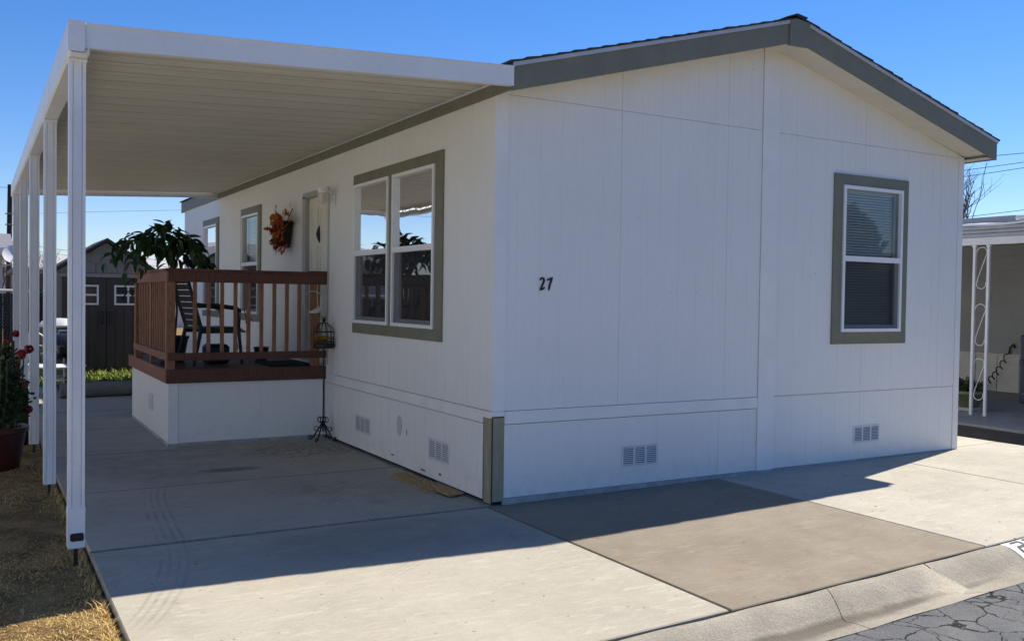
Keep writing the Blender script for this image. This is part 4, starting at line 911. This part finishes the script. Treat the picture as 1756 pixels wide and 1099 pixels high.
# shed
SHY = 13.8; sh = thing('garden_shed', 'grey resin garden shed with brown double doors and small white windows', 'shed', (-1.2, SHY+1, 0))
SHG = plain('grey_resin_wall', (.19, .185, .18), .7, .1, 3, .06, .3, 30, stretch=(6, 6, .6)); SHD = plain('brown_resin_door', (.045, .038, .036), .6, .12, 3, .06, .3, 30, stretch=(6, 6, .6))
sx0, sx1, se, sa = -2.16, -.24, 1.98, 2.60
q = MB(); q.prism([(sx0, -.03), (sx1, -.03), (sx1, se), (-1.2, sa), (sx0, se)], SHY, SHY+2.2, lambda u, v, t: (u, t, v)); q.build('wall', SHG, sh)
for s, (xa, xb) in (('l', (sx0-.12, -1.2)), ('r', (-1.2, sx1+.12))):
    q = MB(); f = lambda x: sa+.03-(abs(x+1.2))*.646
    q.hexa([(xa, SHY-.18, f(xa)), (xb, SHY-.18, f(xb)), (xb, SHY+2.35, f(xb)), (xa, SHY+2.35, f(xa)), (xa, SHY-.18, f(xa)+.055), (xb, SHY-.18, f(xb)+.055), (xb, SHY+2.35, f(xb)+.055), (xa, SHY+2.35, f(xa)+.055)]); q.build('roof_panel', plain('dark_shed_roof', (.05, .05, .052), .8, .2, 8, .1, .4), sh)
one('lintel', plain('pale_shed_trim', (.24, .23, .22), .6, .05, 4, 0, 0), sh, sx0-.01, sx1+.01, SHY-.03, SHY-.001, 1.91, 1.975)
for i in range(26):  # shake courses in the gable
    row = i // 9; col_ = i % 9; z0 = 2.0+row*.19; wv = .2; x0 = -2.0+col_*wv+(row % 2)*.1
    if z0+.17 < sa-(abs(x0+.1+1.2)+.1)*.646: one('shake', SHG, sh, x0+.006, x0+wv-.006, SHY-.012, SHY-.001, z0, z0+.175+.01*(i % 3))
for s in (-1, 1):
    xa, xb = (-2.0, -1.205) if s < 0 else (-1.195, -.40)
    dr_ = one('door', SHD, sh, xa, xb, SHY-.035, SHY-.001, .0, 1.905, b=.006)
    for i in range(5): x = xa+(xb-xa)*i/5; one('door_board', SHD, dr_, x+.012, x+(xb-xa)/5-.006, SHY-.044, SHY-.036, .06, 1.30, b=.003)
    wc = -1.44 if s < 0 else -.87; hw = .245 if s > 0 else .19
    wc = xa+(xb-xa)/2
    q = MB(); hw = .26; z0, z1 = 1.36, 1.755; t = .035
    for bx in ((wc-hw, wc+hw, z0, z0+t), (wc-hw, wc+hw, z1-t, z1), (wc-hw, wc-hw+t, z0+t, z1-t), (wc+hw-t, wc+hw, z0+t, z1-t), (wc-t/2, wc+t/2, z0+t, z1-t), (wc-hw+t, wc+hw-t, (z0+z1)/2-t/2, (z0+z1)/2+t/2)):
        q.box(bx[0], bx[1], SHY-.062 if bx[1]-bx[0] > .2 else SHY-.0615, SHY-.036, bx[2], bx[3])
    q.build('window_frame', plain('white_resin', (.62, .62, .60), .5, .05, 4, 0, 0), dr_)
    for i in (0, 1):
        for j in (0, 1): x0 = wc-hw+t+i*(hw-t/2); zz = z0+t+j*((z1-z0)/2-t/2); one('pane', plain('dark_pane', (.02, .022, .028), .08, .1, 2, 0, 0, spec=.6), dr_, x0, x0+hw-t*1.5, SHY-.042, SHY-.0355, zz, zz+(z1-z0)/2-t*1.5)
    q = MB(); hx = -1.2+s*.085; q.tube([(hx, SHY-.036, .98), (hx, SHY-.085, 1.0), (hx, SHY-.085, 1.2), (hx, SHY-.036, 1.22)], .018, 8); q.build('handle', DARK, dr_)
# green umbrella folded, leaning
um = thing('folded_umbrella', 'folded pale garden umbrella with green tip leaning beside the shed', 'umbrella', (-2.55, 13.0, 0))
q = MB(); q.tube([(-2.62, 13.0, 0), (-2.44, 13.3, 1.75)], .015, 8); q.build('pole', IRON, um)
q = MB(); q.tube([(-2.58, 13.06, .35), (-2.53, 13.14, .8), (-2.48, 13.24, 1.3), (-2.45, 13.29, 1.6)], [.09, .085, .06, .025], 9); q.build('canopy', plain('pale_canvas', (.42, .44, .42), .8, .1, 6, .05, .3), um)
q = MB(); q.tube([(-2.46, 13.28, 1.55), (-2.40, 13.3, 1.66), (-2.36, 13.32, 1.60)], [.03, .05, .015], 8); q.build('cap', plain('green_cloth', (.01, .10, .06), .7, .1, 6, 0, 0), um)

# ------------------------------------------------------------------ right: the neighbour's carport and home
NBX = 8.80; PZ = .052
nh = thing('neighbour_home', 'grey neighbouring mobile home with pale skirting under its carport at right', 'mobile home', (12.6, 4, PZ))
LAP = plain('grey_lap_siding', (.27, .275, .27), .7, .08, 2, .06, .1); SKN = plain('pale_skirting', (.52, .50, .46), .7, .08, 2, .08, .1)
HX = 12.6
q = MB(); q.box(HX, HX+5, -1.2, 13, PZ, 2.7); q.build('wall', LAP, nh)
for i in range(14):
    z = .74+i*.125; q = MB()
    q.hexa([(HX-.022, -1.2, z), (HX-.001, -1.2, z), (HX-.001, 13, z), (HX-.022, 13, z), (HX-.006, -1.2, z+.123), (HX-.001, -1.2, z+.123), (HX-.001, 13, z+.123), (HX-.006, 13, z+.123)]); q.build('lap_board', LAP, nh)
for i in range(30):
    y = -1.2+i*.42; one('skirting_sheet', SKN, nh, HX-.018, HX-.001, y+.006, y+.414, PZ+.002, .70, b=.003)
one('skirting_cap', SKN, nh, HX-.035, HX-.001, -1.2, 13, .702, .738)
one('door', plain('navy_door', (.03, .04, .07), .5, .05, 3, 0, 0), nh, HX-.03, HX-.001, 1.75, 2.68, .80, 2.6); one('door_trim', SKN, nh, HX-.035, HX-.001, 2.69, 2.80, .76, 2.68)
q = MB(); q.hexa([(HX-.6, -1.4, 2.72), (HX+2.5, -1.4, 3.05), (HX+2.5, 13.2, 3.05), (HX-.6, 13.2, 2.72), (HX-.6, -1.4, 2.80), (HX+2.5, -1.4, 3.13), (HX+2.5, 13.2, 3.13), (HX-.6, 13.2, 2.80)]); q.hexa([(HX+2.5, -1.4, 3.05), (HX+5.4, -1.4, 2.72), (HX+5.4, 13.2, 2.72), (HX+2.5, 13.2, 3.05), (HX+2.5, -1.4, 3.13), (HX+5.4, -1.4, 2.80), (HX+5.4, 13.2, 2.80), (HX+2.5, 13.2, 3.13)]); q.build('roof', plain('silver_roof', (.45, .46, .48), .4, .1, 3, .05, .1), nh)
nc = thing('neighbour_carport', 'white carport with scrolled iron posts over the neighbouring drive', 'carport', (NBX, 2, PZ))
WPT = plain('white_carport_paint', (.66, .66, .66), .5, .06, 4, .04, .05)
one('beam', WPT, nc, NBX-.05, NBX+.05, -2.2, 12, 2.455, 2.56, b=.004)
for i, (dz, dx) in enumerate(((2.562, .0), (2.615, .02), (2.668, -.01))): one('roof_edge', plain('grey_enamel', (.36, .37, .385), .45, .08, 4, .05, .05), nc, NBX-.06+dx, NBX+.04, -2.3, 12.1, dz, dz+.050, b=.006)
q = MB(); rr = random.Random(2); n = 70; vs = []
for i in range(n+1):
    y = -2.3+14.4*i/n; w1 = .008*math.sin(i*1.3)+rr.uniform(-.006, .006)
    vs += [(NBX-.075, y, 2.722+w1), (NBX-.07, y, 2.752+w1), (NBX+.12, y, 2.775+w1*1.6), (NBX+.12, y, 2.72)]
q.add(vs, [(i*4+j, i*4+j+1, i*4+j+5, i*4+j+4) for i in range(n) for j in range(3)]); q.build('flashing', plain('bright_flashing', (.75, .75, .76), .35, .06, 10, 0, .1), nc)
q = MB(); vs = []; n = 90
for i in range(n+1):
    y = -2.3+14.4*i/n; c1 = .022 if i % 2 else 0
    vs += [(NBX+.1, y, 2.72+c1), (HX+.3, y, 2.86+c1), (NBX+.1, y, 2.735+c1), (HX+.3, y, 2.875+c1)]
q.add(vs, [(i*4, i*4+1, i*4+5, i*4+4) for i in range(n)]+[(i*4+2, i*4+3, i*4+7, i*4+6) for i in range(n)]); q.build('roof_sheet', plain('grey_enamel', (.36, .37, .385)), nc)
one('parapet', plain('grey_enamel', (.36, .37, .385)), nc, NBX+.55, NBX+.60, -2.3, 12, 2.80, 2.90, b=.006)
q = MB(); q.tube([(NBX-.02, -1.5, 2.80), (NBX-.02, 1.22, 2.805)], .034, 12); q.build('vent_pipe', WPT, nc, True)
for (y0) in (1.62, 5.6, -2.0):
    for dy in (0, .21): 
        p = one('post', WPT, nc, NBX-.019, NBX+.019, y0+dy-.019, y0+dy+.019, PZ, 2.454, b=.003)
        one('post_cap', WPT, p, NBX-.027, NBX+.027, y0+dy-.027, y0+dy+.027, 2.425, 2.4535)
    for zc in (2.13, 1.33, .56):
        pl = lambda a_, b_: (NBX, y0+.105+a_, zc+b_); q = MB(); h = .22
        pts = [pl(-.072*math.cos(t), h-.03+.07*math.sin(t)) for t in [math.pi*j/10 for j in range(-2, 11)]][::-1]
        pts = [pl(.078*math.cos(t), h+.075*math.sin(t)) for t in [math.pi*j/10 for j in range(0, 12)]]+[pl(-.06+.12*f, h*.75-1.5*h*f) for f in (.1, .3, .5, .7, .9)]+[pl(.07*math.cos(t), -h-.07*math.sin(t)) for t in [math.pi*j/10 for j in range(0, 12)]]
        q.tube(pts, .006, 6); q.build('scroll', WPT, nc)
# steps
NAVY = plain('slate_blue_wood', (.055, .065, .095), .6, .15, 5, .05, .15)
sp = thing('neighbour_steps', 'slate blue wooden steps with handrail at the neighbouring door', 'steps', (12.0, 2.2, PZ))
for i in range(4): one('tread', plain('worn_tread', (.25, .22, .19), .8, .15, 5, .1, .2), sp, 11.0+i*.38, 11.40+i*.38, 1.42, 2.42, PZ+.17*(i+1)-.03, PZ+.17*(i+1), b=.004)
for y in (1.44, 2.42):
    q = MB(); q.hexa([(10.98, y-.02, PZ), (11.2, y-.02, PZ), (12.55, y-.02, .62), (12.55, y-.02, .84), (10.98, y+.02, PZ+.001), (11.2, y+.02, PZ), (12.55, y+.02, .62), (12.55, y+.02, .84)]); q.build('stringer', NAVY, sp)
    for x, h in ((11.05, 1.05), (11.8, 1.35), (12.5, 1.62)): one('rail_post', NAVY, sp, x-.04, x+.04, y-.04, y+.04, PZ, PZ+h, b=.004)
    for dz in (0, -.38):
        q = MB(); q.hexa([(10.98, y-.03, 1.03+dz), (12.56, y-.03, 1.62+dz), (12.56, y+.03, 1.62+dz), (10.98, y+.03, 1.03+dz), (10.98, y-.03, 1.12+dz), (12.56, y-.03, 1.71+dz), (12.56, y+.03, 1.71+dz), (10.98, y+.03, 1.12+dz)]); q.build('handrail', NAVY, sp)
# coiled hose hanging from a hook
q = MB(); pts = []
for i in range(150):
    f = i/149; a_ = f*2*math.pi*9; r_ = .045; c0 = Vector((HX-.07, 3.62, .72))*(1-f)+Vector((HX-.25, 4.12, .12))*f; c0.z -= .16*math.sin(math.pi*f); pts.append(c0+Vector((r_*math.cos(a_), r_*.5*math.sin(a_), r_*math.sin(a_))))
q.tube(pts, .010, 5); q.tube([(HX-.05, 3.60, .74), (HX-.06, 3.58, .86), (HX-.05, 3.52, .92), (HX-.07, 3.48, .86)], .018, 6)
tag(q.build('coiled_hose', DARK), 'black coiled garden hose hanging on the pale skirting next door', 'hose')
# planter bowl at the neighbour's post
nbp = thing('planter_bowl', 'round olive green planter bowl at the foot of the scrolled posts', 'planter', (9.25, 2.2, PZ))
q = MB(); q.lathe([(0, 0), (.14, 0), (.16, .03), (.27, .20), (.30, .21), (.30, .25), (.27, .25), (.25, .21), (0, .2)], (9.25, 2.2, PZ+.05), 26); q.build('bowl', plain('olive_plastic', (.16, .16, .085), .5, .1, 5, .05, .05), nbp, True)
q = MB(); q.cbox(9.1, 9.4, 2.05, 2.35, PZ, PZ+.05, .01); q.build('plinth', BASEW, nbp)
bush(nbp, (9.25, 2.2, PZ+.33), .25, .25, .11, 260, leaf_mat('succulent', (.05, .08, .035), (.16, .19, .09), .5, .15), (.05, .10), 6)
q = MB(); q.cbox(9.55, 9.95, 2.75, 3.1, PZ, PZ+.42, .02); tag(q.build('storage_crate', plain('grey_crate', (.06, .06, .06), .7, .1, 5, .05, .05)), 'dark grey crate behind the planter bowl under the neighbouring carport', 'crate')

# ------------------------------------------------------------------ behind: fence, pole, wires, trees, roofs
fn = thing('slatted_fence', 'dark slatted chain link fence with pale top rail at the far left', 'fence', (-5, 15.2, 0))
q = MB(); q.tube([(-12, 15.2, 1.62), (-2.2, 15.2, 1.62)], .026, 8); q.build('top_rail', plain('pale_fence_rail', (.62, .62, .62), .5, .1, 5, 0, 0), fn)
for i in range(8): q = MB(); q.tube([(-12+i*1.4, 15.2, -.1), (-12+i*1.4, 15.2, 1.63)], .03, 8); q.build('fence_post', STEEL, fn)
SLATM = plain('black_fence_slat', (.014, .014, .016), .6, .2, 8, .05, .1)
q = MB(); q.box(-.032, .032, -.006, .006, -.05, 1.56); slat_me = q.mesh('slat', SLATM)
for i in range(136): link('slat', slat_me, fn).matrix_basis = Matrix.Translation((-11.95+.0715*i, 15.2, 0))
q = MB()
for i in range(150):
    x = -12+i*.065
    for s in (-1, 1):
        x1 = x+s*1.5
        if -12 < x1 < -2.2: q.tube([(x, 15.185+.004*s, .03), (x1, 15.185+.004*s, 1.56)], .0028, 3, False)
o = q.build('wire_mesh', STEEL, fn); o['kind'] = 'stuff'
# grey outbuilding left of the shed
ob = thing('brown_outbuilding', 'low brown outbuilding with flat roof beyond the garden shed', 'outbuilding', (-2.9, 19, 0))
OBM = plain('brown_board', (.16, .13, .105), .8, .15, 4, .1, .2)
q = MB(); q.box(-2.55, .5, 18, 21, -.1, 2.02); q.build('wall', OBM, ob)
q = MB(); q.box(-2.75, .7, 17.8, 21.2, 2.022, 2.12); q.build('roof', plain('tan_roof', (.30, .27, .23), .8, .1, 5, .1, .1), ob)
def simple_home(x0, x1, y0, y1, h, slope, axis, wallc, roofc, label, name='distant_home', wins=(), cat='mobile home', sk=.7):
    t = thing(name, label, cat, ((x0+x1)/2, (y0+y1)/2, 0))
    wm = plain('wall_%.2f_%.2f_%.2f' % wallc, wallc, .7, .06, 2, .05, .1); rm = plain('roof_%.2f_%.2f_%.2f' % roofc, roofc, .7, .1, 3, .1, .2)
    q = MB(); a_, b_ = (x0, x1) if axis == 'y' else (y0, y1); c0, c1 = (y0, y1) if axis == 'y' else (x0, x1); mid = (a_+b_)/2; pk = h+slope*(b_-a_)/2
    fn_ = (lambda u, v, t_: (u, t_, v)) if axis == 'y' else (lambda u, v, t_: (t_, u, v))
    q.prism([(a_, -.12), (b_, -.12), (b_, h), (mid, pk), (a_, h)], c0, c1, fn_); q.build('wall', wm, t)
    for s in (-1, 1):
        e = a_-.3 if s < 0 else b_+.3; q = MB(); ze = h-slope*.3; q.prism([(e, ze+.02), (mid, pk+.02), (mid, pk+.12), (e, ze+.12)], c0-.3, c1+.3, fn_); q.build('roof', rm, t)
        q = MB(); q.prism([(e-.02, ze-.08), (e+.02, ze-.08), (e+.02, ze+.13), (e-.02, ze+.13)], c0-.31, c1+.31, fn_); q.build('fascia', VINYL, t)
    for (bx) in wins:
        wd = one('window', VINYL, t, *bx); ax = 0 if bx[1]-bx[0] < .2 else 1
        g = .06; x0_, x1_, y0_, y1_, z0_, z1_ = bx
        if ax == 1: one('pane', plain('dark_pane', (.02, .022, .028)), wd, x0_+g, x1_-g, y0_-.012, y1_+.012, z0_+g, z1_-g)
        else: one('pane', plain('dark_pane', (.02, .022, .028)), wd, x0_-.012, x1_+.012, y0_+g, y1_-g, z0_+g, z1_-g)
    return t
simple_home(-12.6, -7.3, -3.5, 11, 2.9, .22, 'y', (.72, .70, .64), (.10, .10, .10), 'white mobile home added on the unseen next lot, mirrored in the side windows', 'side_bounce_home', [(-7.31, -7.26, 1, 2.2, 1.2, 2.4), (-7.31, -7.26, 6, 7.6, 1.2, 2.4)])  # unseen home, set close so its sunlit wall bounces light under the carport
simple_home(14, 32, -20, -15.5, 2.9, .25, 'x', (.55, .52, .45), (.13, .11, .10), 'beige mobile home across the street mirrored in the front window', 'opposite_home', [(18, 19.6, -15.53, -15.46, 1.2, 2.4), (22.5, 24.4, -15.53, -15.46, 1.1, 2.4), (27, 28.2, -15.53, -15.46, 1.2, 2.4)])
simple_home(-9.5, -2.78, 24, 31, 2.75, .16, 'x', (.50, .52, .56), (.20, .20, .21), 'pale blue home behind the fence at the far left edge')
simple_home(-12, 6, 40, 46, 2.6, .2, 'x', (.62, .61, .58), (.45, .44, .42), 'low white home far behind the fence and shed')
simple_home(16, 40, 30, 37, 2.7, .2, 'x', (.5, .48, .44), (.2, .19, .18), 'low beige home far behind the neighbouring carport')
# satellite dish on the far left home
sd = thing('satellite_dish', 'small pale satellite dish on the eave of the blue home', 'satellite dish', (-2.55, 23.6, 2.4))
q = MB(); q.lathe([(0, 0), (.12, .012), (.22, .04), (.28, .07), (.28, .075), (.2, .045), (0, .012)], n=20); o = q.build('dish', WPT, sd, True); o.matrix_basis = sd.matrix_basis.inverted() @ Matrix.Translation((-2.52, 23.55, 2.62)) @ Matrix.Rotation(R(65), 4, 'X'); o.matrix_parent_inverse = Matrix()
q = MB(); q.tube([(-2.52, 23.55, 2.6), (-2.6, 23.8, 2.35), (-2.8, 24.0, 2.35)], .025, 8); q.tube([(-2.52, 23.5, 2.5), (-2.5, 23.2, 2.55)], .015, 6); q.build('bracket', STEEL, sd)
# utility pole
up_ = thing('utility_pole', 'dark wooden utility pole with insulators behind the fence at far left', 'utility pole', (-2.5, 28, 0))
q = MB(); q.tube([(-2.53, 28, -.2), (-2.5, 28, 2.5), (-2.47, 28, 5.05)], [.095, .085, .075], 10); q.build('pole', plain('creosote_wood', (.025, .022, .02), .85, .3, 8, .1, .4), up_)
for z in (4.1, 3.75, 3.2): q = MB(); q.tube([(-2.62, 27.9, z), (-2.28, 27.9, z)], .02, 6); q.lathe([(0, 0), (.035, 0), (.04, .05), (.02, .09), (0, .09)], (-2.3, 27.9, z+.02), 8); q.build('insulator', plain('grey_insulator', (.12, .12, .13), .4, .1, 5, 0, 0), up_)
WIRE = plain('power_cable', (.03, .03, .032), .6, .1, 5, 0, 0)
def wire(a_, b_, sag, label, r=.012, n=20):
    a_, b_ = Vector(a_), Vector(b_); q = MB(); q.tube([a_.lerp(b_, i/n)-Vector((0, 0, sag*4*(i/n)*(1-i/n))) for i in range(n+1)], r, 4, False)
    tag(q.build('power_line', WIRE), label, 'power line', 'power lines')
wire((-20, 28, 4.98), (-2.5, 28, 4.95), .1, 'thin cable reaching the pole top from the left', .008)
wire((-2.4, 27.9, 3.15), (9, 24, 2.6), .25, 'upper thin cable between pole and roofs behind the posts', .007); wire((-2.4, 27.9, 3.0), (9, 23, 2.0), .15, 'middle thin cable between pole and roofs behind the posts', .007)
wire((-9, 26, 3.5), (-2.5, 28, 2.75), .12, 'thin cable dropping to the pole from the left', .007); wire((-2.4, 28, 4.1), (12, 19, 4.35), -.12, 'faint cable crossing the sky below the carport roof', .005)
for (z0, z1, lb) in ((8.22, 8.47, 'topmost of the power cables at the right of the roof'), (7.72, 8.08, 'second power cable from the top at the right of the roof'), (7.45, 7.84, 'third power cable from the top at the right of the roof'), (5.70, 6.02, 'lowest power cable at the right, above the neighbouring carport')):
    a_ = Vector((32.7, 19.1, z0-(z1-z0)*.5)); b_ = Vector((36.7, 16.85, z1+(z1-z0)*.5)); d = b_-a_; wire(a_-d*3, b_+d*4, .3, lb, .016, 30)
# bare trees
BARK = plain('bare_bark', (.13, .11, .095), .9, .2, 6, .1, .4)
def bare_tree(x, y, h, label, seed, spread=1.0):
    t = thing('bare_tree', label, 'tree', (x, y, 0), group='bare winter trees'); rr = random.Random(seed); tq, bq = MB(), MB()
    tq.tube([(x, y, -.1), (x+.05, y, h*.2), (x-.04, y+.03, h*.38)], [h*.028, h*.022, h*.017], 8)
    def grow(p, d, ln, r, lev):
        pts = [p]; dd = d.copy()
        for i in range(4):
            dd = (dd+Vector((rr.uniform(-.25, .25), rr.uniform(-.25, .25), rr.uniform(-.05, .22)))).normalized(); pts.append(pts[-1]+dd*ln/4)
        bq.tube(pts, [r*(1-.14*i) for i in range(5)], 5 if lev < 2 else 3, False)
        if lev < 4:
            for i in range(rr.choice((2, 3, 3))+(lev == 0)):
                s_ = pts[rr.choice((2, 3, 4))]; nd = (dd+Vector((rr.uniform(-1, 1)*spread, rr.uniform(-1, 1)*spread, rr.uniform(-.2, .6)))).normalized(); grow(s_, nd, ln*rr.uniform(.55, .8), r*.55, lev+1)
    for i in range(6): grow(Vector((x-.04, y+.03, h*(.22+.03*i))), Vector((math.cos(i*1.05+seed)*.8*spread, math.sin(i*1.05+seed)*.8*spread, 1)).normalized(), h*.32, h*.012, 0)
    tq.build('trunk', BARK, t); bq.build('branches', BARK, t)
bare_tree(19.2, 9.9, 5.6, 'leafless tree showing behind the right corner of the roof', 3, 1.1)
bare_tree(-2.75, 33, 3.4, 'leafless shrub behind the pole at the far left', 6, .8); bare_tree(-1.1, 36, 3.5, 'small leafless tree seen between the far carport posts', 12, .8)
# leafy trees across the street (mirrored in the panes)
LEAFD = leaf_mat('street_tree_leaf', (.02, .045, .015), (.05, .085, .03), .6, .2)
def leafy_tree(x, y, h, r, label, seed):
    t = thing('street_tree', label, 'tree', (x, y, 0), group='trees across the street'); rr = random.Random(seed); q = MB()
    q.tube([(x, y, -.1), (x+.1, y, h*.3), (x, y+.1, h*.55)], [.2, .15, .1], 8)
    for i in range(6): a_ = i*1.05; q.tube([(x, y, h*.35), (x+r*.4*math.cos(a_), y+r*.4*math.sin(a_), h*.6), (x+r*.7*math.cos(a_), y+r*.7*math.sin(a_), h*.8)], [.08, .05, .02], 6)
    q.build('trunk', BARK, t); o = bush(t, (x, y, h*.72), r, r, h*.3, 1600, LEAFD, (.18, .4), seed); o.name = 'crown'
leafy_tree(17.6, -12, 4.4, 1.3, 'leafy street tree mirrored in the front window, the nearer one', 21); leafy_tree(27, -14.5, 4.6, 1.7, 'tall leafy tree mirrored in the front window, the farther one', 22); leafy_tree(-12.5, 15, 6, 2.6, 'leafy tree on the next lot mirrored in the side windows', 23)

# ------------------------------------------------------------------ ground cover
def blades(name, fnpos, n, hmin, hmax, m, seed, wd=.004, lean=.9):
    q = MB(); rr = random.Random(seed)
    for i in range(n):
        x, y = fnpos(rr)
        if x is None: continue
        z = lawn_z(x, y) if x < -2.8 else -.03
        a_ = rr.uniform(0, 6.28); h = rr.uniform(hmin, hmax)*rr.uniform(.5, 1); ln = rr.uniform(.2, lean)*h; w_ = wd*rr.uniform(.6, 1.5); cx_, sx_ = math.cos(a_), math.sin(a_)
        p = Vector((x, y, z-.004)); tip = p+Vector((cx_*ln, sx_*ln, h)); md = p+Vector((cx_*ln*.3, sx_*ln*.3, h*.6)); s_ = Vector((-sx_, cx_, 0))*w_
        q.add([p-s_, p+s_, md+s_*.8, tip, md-s_*.8], [(0, 1, 2, 4), (4, 2, 3)])
    me = bpy.data.meshes.new(name); me.from_pydata(q.v, [], q.f); me.materials.append(m); o = link(name, me); o['kind'] = 'stuff'; return o
def dry_mat(name, a_, b_):
    t = NT(name); m = t.done(t.mix(t.ramp(t.noise(60, 2), .35, .65), t.mix(t.ramp(t.noise(2.5, 3), .35, .65), a_, b_), b_), .8, .2); return m
DRY = dry_mat('dry_grass', (.34, .22, .065), (.66, .45, .17)); GRN = dry_mat('green_weed', (.08, .13, .025), (.26, .30, .06))
def pos_lawn(rr):
    y = -2.62+rr.random()**1.7*9; x = -2.89-rr.random()**1.4*1.9
    if math.sin(x*3.1+y*1.7)+math.sin(x*1.3-y*4.1)+rr.uniform(-1, 1) < -.15: return None, None
    return x, y
o = blades('dry_grass', pos_lawn, 60000, .006, .022, DRY, 1, .0024, 2.6); tag(o, 'short dry yellow grass on the strip left of the drive', 'grass')
def pos_edge(rr):
    y = -2.5+rr.random()**1.3*6; return -2.885-abs(rr.gauss(0, .035)), y
o = blades('dry_grass_edge', pos_edge, 1300, .02, .07, DRY, 2, .0022, 1.6); tag(o, 'longer dry grass tufts along the edge of the drive', 'grass')
def pos_weed(rr): return rr.uniform(-2.6, .3), rr.uniform(11.4, 13.7)
o = blades('green_weeds', pos_weed, 6000, .06, .20, GRN, 3, .012, .8); tag(o, 'sunlit yellow green weeds in front of the shed doors', 'weeds')
